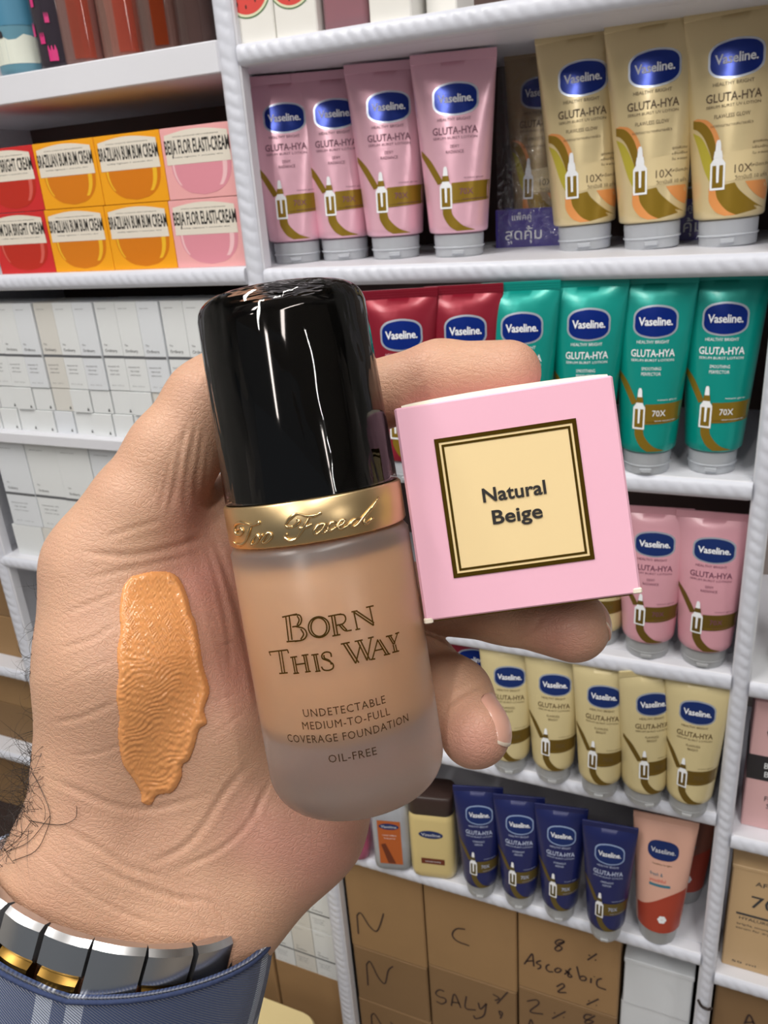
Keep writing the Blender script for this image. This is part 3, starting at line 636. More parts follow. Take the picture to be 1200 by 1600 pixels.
# ------------------------------------------------------------------ top shelf of the middle rack
m_mel = mat('melon red', (216, 72, 64), .5); m_rind = mat('melon rind', (226, 224, 190), .5); m_grn = mat('melon green', (96, 130, 90), .5)
m_tw = mat('carton ivory', (232, 230, 224), .5)
def melon_box(x0, x1, label):
    t = plain_box('watermelon_box', x0, x1, SZ['T'], SZ['T'] + .075, YF + .008, .05, m_tw, label, 'box', 'white boxes with watermelon pictures on the top shelf')
    w = (x1 - x0) / 2; o = MB(); cx, cz = -.1 * w, .042
    def disc(r, l, mi, k=.9): poly(o, [(cx + max(-w * .98 - cx, min(w * .98 - cx, r * math.cos(a))), cz + r * k * math.sin(a)) for a in np.linspace(math.pi, 2 * math.pi, 30)], lambda x, z: (x, -l, z), mi)
    disc(w * 1.10, .0002, 2); disc(w * 1.04, .0003, 1); disc(w * .94, .0004, 0)
    for sx_, sz_ in ((-.5, -.006), (-.1, -.009), (.35, -.005), (-.3, -.001), (.1, .0), (.5, .0)):
        poly(o, [(cx + sx_ * w + .0008 * math.cos(a), cz - .004 + sz_ + .0018 * math.sin(a)) for a in np.linspace(0, 6.28, 9)[:-1]], lambda x, z: (x, -.0006, z), 3)
    o.build('watermelon_picture', [m_mel, m_rind, m_grn, m_black], t)
xt = lambda px, py: at(px, py, YF + .008)[0]
a0, a1, a2 = xt(362, 56), xt(430, 45), xt(497, 35)
melon_box(a0 + .001, a1 - .0005, 'white watermelon box at the left end of the top shelf')
melon_box(a1 + .0005, a2 - .001, 'white watermelon box beside the pink bottle on the top shelf')
b0, b1 = xt(577, 22), xt(642, 12)
melon_box(b0, b1, 'white watermelon box right of the pink bottle on the top shelf')
plain_box('white_box', xt(651, 8), xt(700, 2), SZ['T'], SZ['T'] + .05, YF + .03, .05, m_tw, 'plain white box at the right of the top shelf, only its foot in view', 'box')
xm = (xt(500, 30) + xt(571, 25)) / 2
t = empty('mist_bottle', (xm, YF + .030, SZ['T']), 0, 'pink glass bottle between the watermelon boxes on the top shelf', 'bottle')
mb = MB(); hw = (xt(571, 25) - xt(500, 30)) / 2
mb.loft([rbox_ring(hw * k, .018 * k, .006, z) for k, z in ((.96, 0), (1, .003), (1, .07), (.5, .078))]); mb.build('flask', clear('rose glass', (200, 150, 160), .55), t, auto=40)
mb = MB(); mb.loft([rbox_ring(hw * .9, .015, .005, z) for z in (.008, .045)]); mb.build('liquid', mat('rose liquid', (176, 108, 120), .3), t, auto=40)
mb = MB(); mb.lathe([(.009, .078), (.010, .08), (.010, .1), (.009, .102)], 24); mb.build('cap', m_txtw, t, auto=40)

# ------------------------------------------------------------------ body mists on the upper left shelf
def mist(px, py, r, liq, label, cap_col, art=None, core=None):
    z = LZ['T']; p = atz(px, py, z); hd = math.hypot(p[0], p[1]); t = empty('body_mist_bottle', (p[0] * (1 + r / hd), max(p[1], YF + .004) + r, z), 0, label, 'bottle', 'body mist bottles on the upper left shelf')
    mb = MB(); mb.lathe([(r * .9, 0), (r * .98, .002), (r, .006), (r, .15), (r * .9, .16), (r * .4, .168)], 40); mb.build('flask', liq, t, auto=40)
    mb = MB(); mb.lathe([(r * .42, .168), (r * .46, .17), (r * .46, .2), (r * .4, .202)], 24); mb.build('cap', cap_col, t, auto=40)
    if core:
        mb = MB(); mb.lathe([(r * .78, .008), (r * .84, .012), (r * .84, .14), (r * .7, .145)], 32); mb.build('liquid', core, t, auto=40)
    if art:
        o = MB()
        for (u0, u1, z0, z1, mi) in art:
            n = 10; strip(o, [((u0 + (u1 - u0) * i / n), z0) for i in range(n + 1)], [((u0 + (u1 - u0) * i / n), z1 + .003 * math.sin(i * 1.7)) for i in range(n + 1)], lambda u, zq, rr=r + .0003 + .0002 * mi: (rr * math.sin(u), -rr * math.cos(u), zq), mi, 2)
        o.build('printed_art', MART, t, smooth=True)
MART = [mat('art white', (222, 226, 214), .5), mat('art blue', (70, 130, 160), .5), mat('art dark', (48, 44, 50), .4), mat('art pink', (206, 50, 120), .4), mat('art coral', (230, 110, 86), .4), mat('art orange', (190, 66, 16), .4)]
cg = mat('cap grey', (190, 190, 190), .4)
def tinted(name, rgb):
    if name in MATS: return MATS[name]
    m = bpy.data.materials.new(name); m.use_nodes = True; nt = m.node_tree; nt.nodes.remove(bsdf(m))
    tr = nt.nodes.new('ShaderNodeBsdfTransparent'); tr.inputs[0].default_value = lin(rgb); gl = nt.nodes.new('ShaderNodeBsdfGlossy'); gl.inputs['Roughness'].default_value = .06
    df = nt.nodes.new('ShaderNodeBsdfDiffuse'); df.inputs[0].default_value = lin(rgb); m1 = nt.nodes.new('ShaderNodeMixShader'); m1.inputs[0].default_value = .22
    mx = nt.nodes.new('ShaderNodeMixShader'); lw = nt.nodes.new('ShaderNodeFresnel'); lw.inputs[0].default_value = 1.5
    nt.links.new(tr.outputs[0], m1.inputs[1]); nt.links.new(df.outputs[0], m1.inputs[2]); nt.links.new(lw.outputs[0], mx.inputs[0]); nt.links.new(m1.outputs[0], mx.inputs[1]); nt.links.new(gl.outputs[0], mx.inputs[2]); nt.links.new(mx.outputs[0], nt.nodes['Material Output'].inputs[0])
    MATS[name] = m; return m
g_ = lambda n, c, tr=.8: clear(n, c, tr, .05) if tr < .5 else tinted(n, c)
MART[4] = tinted('art coral glass', (232, 128, 104)); MART[5] = tinted('art orange glass', (196, 84, 30))
mist(18, 112, .027, g_('mist blue', (120, 170, 190), .3), 'blue and white body mist bottle at the far left', cg, [(-1.5, 1.5, .010, .034, 0), (-1.5, .1, .034, .042, 2), (-1.5, 1.5, .045, .09, 1)])
mist(85, 103, .023, g_('mist dark', (70, 62, 72), .4), 'dark body mist bottle with pink petals', cg, [(.2, .6, .006, .018, 3), (-.6, -.35, .03, .04, 3), (-.1, .15, .022, .03, 3), (.3, .5, .04, .047, 3), (-.3, -.1, .055, .066, 3)], mat('mist dark core', (52, 46, 54), .3))
mist(132, 100, .0245, g_('mist blush', (232, 180, 172)), 'blush pink clear body mist bottle', cg, [(.25, 1.1, .006, .06, 4)], None)
mist(197, 90, .0245, g_('mist coral', (236, 176, 160)), 'coral clear body mist bottle', cg, [(.35, 1.1, .006, .06, 4)], None)
mist(257, 80, .0235, g_('mist smoke', (190, 150, 140)), 'smoky clear body mist bottle with orange back label', cg, [(.2, .75, .006, .07, 5)], None)
mist(310, 72, .0200, g_('mist brown', (150, 118, 112)), 'brownish body mist bottle next to the upright', cg, None, None)

# ------------------------------------------------------------------ cream plastic stool top in front of the racks
p = at(505, 1592, .66)
t = empty('plastic_stool', (p[0] - .16, .53, 0), 0, 'cream plastic stool with a slotted top below the shirt cuff', 'stool')
zs = p[2]; m_cream = mat('cream plastic', (226, 206, 152), .5)
mb = MB(); mb.loft([rbox_ring(.160 * k, .13 * k, .03 * k, z) for k, z in ((.97, zs - .03), (1, zs - .026), (1, zs - .004), (.985, zs))]); top_ = mb.build('seat', m_cream, t, auto=40)
mb = MB()
for k in range(9):
    for j in range(36): mb.box(-.126 + j * .007, -.126 + j * .007 + .0045, .085 - k * .02, .085 - k * .02 + .005, zs - .001, zs + .0003)
mb.build('slots', mat('slot tan', (150, 130, 84), .7), top_)
for sx_ in (-1, 1):
    for sy_ in (-1, 1):
        mb = MB(); mb.loft([rbox_ring(.016, .016, .005, zs - .03), [(x + sx_ * .02, y + sy_ * .02, z) for x, y, z in rbox_ring(.02, .02, .006, 0)]]); lg = mb.build('leg', m_cream, t, auto=40); lg.location = (sx_ * .135, sy_ * .105, 0)

# ------------------------------------------------------------------ the hand: one continuous skin surface
mm = .001
FIG_O = C(230, 1200, .2)                           # where the figure's own frame sits (between wrist and palm)
FIG_M = Matrix.Translation((CAM + M @ FIG_O).tolist()) @ Matrix(M.tolist()).to_4x4()
def L3(px, py, d): return C(px, py, d) - FIG_O
def fig(name, label=None, cat=None):
    o = link(name, None); o.matrix_world = FIG_M; o.empty_display_size = .01
    return tag(o, label, cat)
person = fig('person', 'left hand with silver watch and plaid cuff, cradling the foundation bottle and the pink box', 'person')

def cone(X, Y, Z, a, b, ra, rb):
    d = b - a; q = ((X - a[0]) * d[0] + (Y - a[1]) * d[1] + (Z - a[2]) * d[2]) / (d @ d)
    q = np.clip(q, 0, 1)
    return np.sqrt((X - a[0] - q * d[0]) ** 2 + (Y - a[1] - q * d[1]) ** 2 + (Z - a[2] - q * d[2]) ** 2) - (ra + (rb - ra) * q)
H = .00062
lo = np.array([-.092, -.118, -.075]); hi = np.array([.122, .075, .065])
DIM = np.ceil((hi - lo) / H).astype(int)
AX = [lo[i] + H * np.arange(DIM[i]) for i in range(3)]
def field(chain, k, far=.02):
    Fd = np.full(DIM, far, np.float32)
    for (a, b, ra, rb) in chain:
        pad = max(ra, rb) + .012
        l = np.minimum(a, b) - pad; h = np.maximum(a, b) + pad
        s = [slice(max(0, int((l[i] - lo[i]) / H)), max(0, min(DIM[i], int((h[i] - lo[i]) / H) + 1))) for i in range(3)]
        if any(x.stop <= x.start for x in s): continue
        X, Y, Z = np.meshgrid(AX[0][s[0]], AX[1][s[1]], AX[2][s[2]], indexing='ij', sparse=True)
        v = cone(X, Y, Z, a, b, ra, rb).astype(np.float32); w = Fd[tuple(s)]
        Fd[tuple(s)] = smin(w, v, k)
    return Fd
def smin(a, b, k):
    h = np.clip(.5 + .5 * (b - a) / k, 0, 1); return b * (1 - h) + a * h - k * h * (1 - h)
def chain(*pts):
    q = [(L3(x, y, d), r * mm) for x, y, d, r in pts]
    return [(q[i][0], q[i + 1][0], q[i][1], q[i + 1][1]) for i in range(len(q) - 1)]
palm = (chain((160, 1290, .199, 18), (203, 1020, .1965, 20), (178, 890, .196, 15.5))
        + chain((300, 930, .202, 13), (335, 1120, .2015, 14.5), (330, 1280, .202, 15))
        + chain((250, 1270, .207, 15), (400, 840, .214, 11.5)) + chain((280, 1280, .207, 15), (470, 900, .218, 11.5))
        + chain((300, 1300, .207, 15), (525, 985, .218, 11)) + chain((560, 1100, .215, 11.5), (480, 1290, .207, 13), (360, 1415, .202, 15.5))
        + chain((320, 860, .207, 10.5), (430, 745, .215, 11)) + chain((420, 1000, .214, 12), (420, 1250, .207, 14))
        + chain((110, 1385, .198, 18), (55, 1640, .2, 19)) + chain((250, 1440, .198, 18.5), (205, 1680, .2, 19)) + chain((180, 1330, .199, 18), (135, 1660, .2, 19)))
thumb = chain((178, 890, .196, 15.5), (222, 800, .194, 12.6), (270, 712, .193, 10.6), (330, 632, .1945, 10.6), (392, 566, .198, 8.4))
index = chain((400, 840, .214, 11), (525, 638, .210, 9.6), (688, 588, .201, 8.5), (794, 583, .193, 7.9))
middle = chain((470, 900, .218, 11), (640, 935, .213, 9), (790, 952, .200, 8.2), (897, 980, .189, 8.3))
ring = chain((525, 985, .218, 10.5), (655, 1040, .208, 8.8), (712, 1085, .195, 8.3), (742, 1145, .184, 8.1))
little = chain((560, 1090, .215, 10), (610, 1120, .212, 8), (618, 1170, .206, 7.2), (590, 1190, .206, 6.6))
FF = field(palm, .010)
FF = smin(FF, field(thumb, .004), .007)
fg = np.minimum(np.minimum(field(index, .0035), field(middle, .0035)), np.minimum(field(ring, .0035), field(little, .003)))
FF = smin(FF, fg, .005)
def surface_nets(Fd):
    ins = Fd < 0
    c = np.zeros(np.array(Fd.shape) - 1, np.int8)
    offs = [(i, j, k) for i in (0, 1) for j in (0, 1) for k in (0, 1)]
    sl = lambda o: tuple(slice(o[a], Fd.shape[a] - 1 + o[a]) for a in range(3))
    for o in offs: c += ins[sl(o)]
    idx = np.argwhere((c > 0) & (c < 8)); vals = np.stack([Fd[idx[:, 0] + o[0], idx[:, 1] + o[1], idx[:, 2] + o[2]] for o in offs], 1)
    acc = np.zeros((len(idx), 3)); cnt = np.zeros(len(idx))
    for a in range(8):
        for b in range(a + 1, 8):
            if sum(abs(offs[a][i] - offs[b][i]) for i in range(3)) != 1: continue
            va, vb = vals[:, a], vals[:, b]; x = (va < 0) != (vb < 0); t = np.where(x, va / np.where(x, va - vb, 1), 0)
            p = np.array(offs[a])[None] + t[:, None] * (np.array(offs[b]) - np.array(offs[a]))[None]
            acc += p * x[:, None]; cnt += x
    V = lo + H * (idx + acc / cnt[:, None])
    vid = np.full(c.shape, -1, np.int64); vid[idx[:, 0], idx[:, 1], idx[:, 2]] = np.arange(len(idx))
    quads = []
    for ax in range(3):
        u, w = [(1, 2), (2, 0), (0, 1)][ax]
        s0 = [slice(1, -1)] * 3; s1 = [slice(1, -1)] * 3; s0[ax] = slice(0, -1); s1[ax] = slice(1, None)
        A, B = ins[tuple(s0)], ins[tuple(s1)]; e = np.argwhere(A != B); st = np.array([1, 1, 1]); st[ax] = 0; e0 = e + st
        def cell(du, dw):
            q = e0.copy(); q[:, u] -= du; q[:, w] -= dw
            return vid[q[:, 0], q[:, 1], q[:, 2]]
        Q = np.stack([cell(1, 1), cell(0, 1), cell(0, 0), cell(1, 0)], 1); fl = A[e[:, 0], e[:, 1], e[:, 2]]
        Q[~fl] = Q[~fl][:, ::-1]; quads.append(Q)
    return V, np.concatenate(quads)
HV, HQ = surface_nets(FF)
HQ = HQ[(HQ >= 0).all(1)]
def vnormals(V, Q):
    n = np.cross(V[Q[:, 2]] - V[Q[:, 0]], V[Q[:, 3]] - V[Q[:, 1]]); N = np.zeros_like(V)
    for k in range(4): np.add.at(N, Q[:, k], n)
    return N / (np.linalg.norm(N, axis=1, keepdims=True) + 1e-12)
def relax(V, Q, it, lam=.5):
    e = np.concatenate([Q[:, [0, 1]], Q[:, [1, 2]], Q[:, [2, 3]], Q[:, [3, 0]]]); deg = np.zeros(len(V)); np.add.at(deg, e[:, 0], 1); np.add.at(deg, e[:, 1], 1)
    for _ in range(it):
        a = np.zeros_like(V); np.add.at(a, e[:, 0], V[e[:, 1]]); np.add.at(a, e[:, 1], V[e[:, 0]]); V = V + lam * (a / deg[:, None] - V)
    return V
HV = relax(HV, HQ, 3); HN = vnormals(HV, HQ)
# skin folds: grooves pressed in along lines on the visible side
def to_px(V):
    W = V + FIG_O; return np.stack([W[:, 0] / W[:, 2] * F + 600, W[:, 1] / W[:, 2] * F + 800], 1)
PX = to_px(HV); front = HN[:, 2] < .15
SKIN_LINES = [  # (points, half width px, depth mm)
    ([(120, 862), (200, 868), (270, 856), (325, 838)], 5, .35), ([(160, 840), (210, 825), (255, 812)], 4, .2), ([(135, 905), (220, 885), (300, 868)], 4, .2),
    ([(332, 835), (350, 885), (372, 950), (392, 1040), (405, 1120)], 5, .3), ([(320, 842), (338, 900), (356, 985), (362, 1060)], 4, .18),
    ([(392, 1190), (350, 1240), (318, 1290), (285, 1325), (230, 1352)], 5, .35), ([(415, 1235), (385, 1290), (340, 1330), (270, 1362)], 4, .28), ([(425, 1215), (400, 1270), (412, 1300)], 4, .22),
    ([(75, 1215), (130, 1240), (190, 1262), (250, 1262), (330, 1240)], 5, .28), ([(95, 1290), (160, 1330), (200, 1355), (262, 1372)], 5, .3), ([(140, 1345), (200, 1378), (270, 1402), (330, 1412), (362, 1450)], 5, .3),
    ([(215, 1345), (250, 1385), (300, 1430), (345, 1470)], 4, .22), ([(60, 1330), (120, 1385), (190, 1425), (260, 1450)], 4, .22), ([(255, 1395), (320, 1425), (372, 1480)], 4, .2),
    ([(100, 960), (150, 940), (185, 925)], 4, .18), ([(90, 1015), (140, 1000), (182, 975)], 4, .2), ([(85, 1075), (140, 1045), (180, 1030)], 3, .14), ([(80, 1130), (130, 1120), (185, 1095)], 4, .18), ([(105, 1180), (150, 1178), (200, 1160)], 3, .14),
    ([(345, 1010), (372, 1000)], 3, .15), ([(322, 1100), (370, 1085)], 3, .15), ([(320, 1160), (385, 1110)], 3, .12),
    ([(296, 655), (282, 705), (275, 750), (262, 810)], 4, .28), ([(308, 650), (300, 700), (290, 760), (292, 815)], 4, .22), ([(286, 670), (268, 715), (258, 760), (250, 800)], 4, .18), ([(318, 660), (312, 715), (306, 760), (312, 800)], 4, .2), ([(272, 690), (252, 735), (244, 780)], 3, .12), ([(325, 690), (322, 740), (318, 780)], 3, .14),
    ([(652, 600), (664, 575), (678, 548)], 5, .32), ([(640, 605), (655, 570), (668, 545)], 4, .15), ([(800, 1000), (830, 985), (850, 960)], 4, .2), ([(690, 1110), (720, 1085), (760, 1065)], 4, .25)]
disp = np.zeros(len(HV))
for pts, w, dep in SKIN_LINES:
    P = np.array(smooth_line(pts, 8)); dmin = np.full(len(HV), 1e9)
    bb = (PX[:, 0] > P[:, 0].min() - 20) & (PX[:, 0] < P[:, 0].max() + 20) & (PX[:, 1] > P[:, 1].min() - 20) & (PX[:, 1] < P[:, 1].max() + 20) & front
    ii = np.where(bb)[0]; q = PX[ii]; dm = np.full(len(ii), 1e9); tm = np.zeros(len(ii))
    for k in range(len(P) - 1):
        a, b = P[k], P[k + 1]; d = b - a; t = np.clip(((q - a) @ d) / (d @ d + 1e-9), 0, 1); ds = np.linalg.norm(q - a - t[:, None] * d, axis=1)
        m_ = ds < dm; dm[m_] = ds[m_]; tm[m_] = (k + t[m_]) / (len(P) - 1)
    fade = np.clip(np.minimum(tm, 1 - tm) * 6, 0.15, 1)
    disp[ii] += dep * mm * fade * (np.exp(-(dm / w) ** 2) - .35 * np.exp(-((dm - 2.2 * w) / w) ** 2))
HV = HV - HN * disp[:, None]

m_skin = mat('skin', (205, 160, 128), .47, 0, sss=.12, spec=.38)
def skin_nodes(m):
    b = bsdf(m); b.inputs['Subsurface Radius'].default_value = (1.0, .35, .2); b.inputs['Subsurface Scale'].default_value = .0025
    tc = nd(m, 'ShaderNodeTexCoord')
    def ball(px, py, d, r):
        mp = nd(m, 'ShaderNodeVectorMath', operation='DISTANCE'); ln(m, tc.outputs['Object'], mp.inputs[0]); mp.inputs[1].default_value = tuple(L3(px, py, d))
        mr = nd(m, 'ShaderNodeMapRange', interpolation_type='SMOOTHSTEP'); mr.inputs['From Min'].default_value = 0; mr.inputs['From Max'].default_value = r; mr.inputs['To Min'].default_value = 1; mr.inputs['To Max'].default_value = 0
        ln(m, mp.outputs['Value'], mr.inputs['Value']); return mr.outputs[0]
    def mix(a, fac, col, k):
        x = nd(m, 'ShaderNodeMix', data_type='RGBA'); mu = nd(m, 'ShaderNodeMath', operation='MULTIPLY'); ln(m, fac, mu.inputs[0]); mu.inputs[1].default_value = k
        ln(m, mu.outputs[0], x.inputs['Factor']); x.inputs['B'].default_value = lin(col)
        if isinstance(a, tuple): x.inputs['A'].default_value = a
        else: ln(m, a, x.inputs['A'])
        return x.outputs['Result']
    n1 = nd(m, 'ShaderNodeTexNoise'); n1.inputs['Scale'].default_value = 70; n1.inputs['Detail'].default_value = 4; ln(m, tc.outputs['Object'], n1.inputs['Vector'])
    c = mix(lin((201, 160, 131)), n1.outputs['Fac'], (184, 139, 118), .8)
    for px, py, d, r, k in ((330, 900, .188, .020, .75), (370, 1040, .19, .020, .55), (500, 1330, .195, .022, .6), (400, 1300, .19, .016, .4), (290, 790, .19, .014, .55), (880, 985, .185, .014, .55), (745, 1160, .178, .014, .55), (820, 590, .19, .014, .4), (660, 580, .2, .012, .35)):
        c = mix(c, ball(px, py, d, r), (182, 120, 112), k)
    ln(m, c, b.inputs['Base Color'])
    vo = nd(m, 'ShaderNodeTexVoronoi', feature='DISTANCE_TO_EDGE'); vo.inputs['Scale'].default_value = 1050; vo.inputs['Randomness'].default_value = .95
    mp = nd(m, 'ShaderNodeMapping'); mp.inputs['Scale'].default_value = (.75, 1.25, 1); mp.inputs['Rotation'].default_value = (0, 0, -.45)
    nw = nd(m, 'ShaderNodeTexNoise'); nw.inputs['Scale'].default_value = 160; ad = nd(m, 'ShaderNodeVectorMath', operation='MULTIPLY_ADD'); ln(m, tc.outputs['Object'], nw.inputs['Vector']); ln(m, nw.outputs['Color'], ad.inputs[0]); ad.inputs[1].default_value = (.004,) * 3
    ln(m, tc.outputs['Object'], ad.inputs[2]); ln(m, ad.outputs[0], mp.inputs['Vector']); ln(m, mp.outputs[0], vo.inputs['Vector'])
    st = nd(m, 'ShaderNodeMath', operation='MINIMUM'); ln(m, vo.outputs['Distance'], st.inputs[0]); st.inputs[1].default_value = .16
    wv = nd(m, 'ShaderNodeTexWave'); wv.inputs['Scale'].default_value = 260; wv.inputs['Distortion'].default_value = 5; wv.inputs['Detail'].default_value = 2; wv.inputs['Detail Scale'].default_value = .6
    mp2 = nd(m, 'ShaderNodeMapping'); mp2.inputs['Rotation'].default_value = (0, .5, 1.15); ln(m, tc.outputs['Object'], mp2.inputs['Vector']); ln(m, mp2.outputs[0], wv.inputs['Vector'])
    m1 = nd(m, 'ShaderNodeMath', operation='MULTIPLY_ADD'); ln(m, wv.outputs['Fac'], m1.inputs[0]); m1.inputs[1].default_value = .07; ln(m, st.outputs[0], m1.inputs[2])
    n3 = nd(m, 'ShaderNodeTexNoise'); n3.inputs['Scale'].default_value = 420; n3.inputs['Detail'].default_value = 4; ln(m, tc.outputs['Object'], n3.inputs['Vector'])
    m2 = nd(m, 'ShaderNodeMath', operation='MULTIPLY_ADD'); ln(m, n3.outputs['Fac'], m2.inputs[0]); m2.inputs[1].default_value = .25; ln(m, m1.outputs[0], m2.inputs[2])
    bp = nd(m, 'ShaderNodeBump'); bp.inputs['Strength'].default_value = .55; bp.inputs['Distance'].default_value = .0007; ln(m, m2.outputs[0], bp.inputs['Height']); ln(m, bp.outputs['Normal'], b.inputs['Normal'])
skin_nodes(m_skin)
me = bpy.data.meshes.new('hand'); me.from_pydata(HV.tolist(), [], HQ.tolist()); me.materials.append(m_skin); me.polygons.foreach_set('use_smooth', [True] * len(me.polygons)); me.update()
hand = link('hand', me, person)
TREE = BVHTree.FromPolygons(HV.tolist(), HQ.tolist())
def eye(): return Vector((-FIG_O).tolist())
def skin_hit(px, py):
    d = Vector(_n(np.array([px - 600, py - 800, F])).tolist()); h = TREE.ray_cast(eye(), d); return h[0], d

# finger nails
m_nail = mat('nail', (214, 160, 140), .28, 0, coat=.3, sss=.1); m_nail_tip = mat('nail tip', (226, 208, 190), .35)
def nail(c, nrm, along, w, l):
    c = Vector(c.tolist()); nrm = Vector(nrm).normalized(); t = Vector(along); t = (t - nrm * t.dot(nrm)).normalized(); b = nrm.cross(t); nu, nv = 14, 14
    top = []; f = []; mi = []
    for j in range(nv + 1):
        for i in range(nu + 1):
            u = i / nu * 2 - 1; v = j / nv * 2 - 1
            hw = w / 2 * (1 - .10 * (v < -.3) * (abs(v) - .3)) ; lv = l / 2 * v * (1 if v < 0 else 1 - .18 * u * u)
            if v < 0: lv *= 1 - .12 * u * u
            q = c + nrm * .0065 + t * lv + b * (u * hw); h, hn_, _, _ = TREE.find_nearest(q)
            top.append(h + hn_ * (.0004 - .0007 * abs(u) ** 4 + 0))
    for j in range(nv):
        for i in range(nu): a = j * (nu + 1) + i; f.append((a, a + 1, a + nu + 2, a + nu + 1)); mi.append(1 if j >= nv - 1 else 0)
    mb = MB(); mb.v = [tuple(p) for p in top] + [tuple(p - nrm * .0005) for p in top]; o = len(top); mb.f = f + [tuple(x + o for x in reversed(q)) for q in f]; mb.mi = mi + mi
    rim = [i for i in range(nu + 1)] + [j * (nu + 1) + nu for j in range(1, nv + 1)] + [nv * (nu + 1) + i for i in range(nu - 1, -1, -1)] + [j * (nu + 1) for j in range(nv - 1, 0, -1)]
    for k in range(len(rim)): a, b2 = rim[k], rim[(k + 1) % len(rim)]; mb.f.append((a, a + o, b2 + o, b2)); mb.mi.append(0)
    mb.build('fingernail', [m_nail, m_nail_tip], person, smooth=True)
nail(L3(800, 583, .193), (.40, -.42, .82), (1, .0, -.25), .011, .012)
nail(L3(905, 978, .187), (.86, -.28, .20), (.35, .55, -.55), .010, .012)
nail(L3(738, 1130, .1855), (.78, -.32, -.42), (.35, .90, -.35), .0098, .0125)
nail(L3(618, 1180, .206), (.4, .1, .8), (-.6, .7, 0), .008, .009)
nail(L3(382, 578, .197), (-.3, -.35, .9), (.7, -.7, .2), .012, .014)

# hairs on the wrist
mb = MB(); rnd = random.Random(7)
def hair(p, dirv, L, r=.00006, curl=.5):
    pts = [Vector(p)]; d = Vector(dirv).normalized(); ax = Vector((rnd.uniform(-.4, .4), rnd.uniform(-.4, .4), 1)).normalized()
    n = 9; a = rnd.uniform(-curl, curl) / n * 2.4
    for i in range(n):
        pts.append(pts[-1] + d * L / n); d = Matrix.Rotation(a, 3, ax) @ d
    mb.tube(pts, [r * (1 - .85 * i / n) for i in range(n + 1)], 4)
for k in range(330):
    px = rnd.uniform(-5, 70); py = 1290 - (px - 10) * 1.15 + rnd.uniform(-75, 60); h, d = skin_hit(px, py)
    if h is None or py > 1400: continue
    near, nrm, _, _ = TREE.find_nearest(h + Vector((-.004, -.002, .006)))
    s = near if k % 3 else h
    hair(s, (rnd.uniform(-1, .35), rnd.uniform(-.9, .9), rnd.uniform(-.55, .25)), rnd.uniform(.006, .015), curl=1.6)
for k in range(26):
    y = rnd.uniform(900, 1190); h = None; px = 30
    while h is None and px < 140: px += 2; h, d = skin_hit(px, y)
    if h is not None: hair(h, (rnd.uniform(-1, -.2), rnd.uniform(-.6, .8), rnd.uniform(-.2, .3)), rnd.uniform(.003, .008), .00005, 1.2)
for pts in ([(40, 1190), (60, 1225), (78, 1270), (72, 1300), (55, 1330), (20, 1345)], [(120, 1260), (118, 1278), (100, 1288), (78, 1288), (45, 1282)], [(10, 1330), (45, 1315), (78, 1275)], [(48, 1285), (30, 1310), (5, 1330)]):
    q = []
    for x, y in smooth_line(pts, 4):
        h, d = skin_hit(x, y)
        if h is not None: q.append(h - d * .0006)
    if len(q) > 2: mb.tube(q, [.00008] * len(q), 4)
tag(mb.build('arm_hair', mat('hair black', (32, 26, 24), .5), person), 'black curly hair at the edge of the wrist')

# ------------------------------------------------------------------ foundation swatch spread on the skin
OUT = [(205, 900), (235, 893), (262, 893), (280, 903), (293, 930), (300, 958), (306, 970), (312, 1000), (318, 1040), (328, 1078), (320, 1108), (324, 1130), (312, 1140), (305, 1165), (296, 1188), (286, 1196), (284, 1216), (270, 1238), (247, 1243), (236, 1258), (221, 1254), (219, 1238), (206, 1215), (191, 1192), (184, 1150), (186, 1120), (181, 1088), (185, 1055), (182, 1020), (188, 985), (186, 960), (191, 920)]
OP = np.array(smooth_line(OUT + [OUT[0]], 5))[:-1]
def edge_dist(x, y):
    a = OP; b = np.roll(OP, -1, 0); p = np.array([x, y]); d = b - a; t = np.clip(((p - a) * d).sum(1) / ((d * d).sum(1) + 1e-9), 0, 1)
    ds = np.linalg.norm(p - a - t[:, None] * d, axis=1).min()
    cr = ((a[:, 1] > y) != (b[:, 1] > y)) & (x < (b[:, 0] - a[:, 0]) * (y - a[:, 1]) / (b[:, 1] - a[:, 1] + 1e-12) + a[:, 0])
    return ds if cr.sum() % 2 else -ds
rs = np.random.RandomState(3); WV = [(rs.uniform(-.35, .05), rs.uniform(.12, .42), rs.uniform(0, 6.3), rs.uniform(.3, 1)) for _ in range(16)]
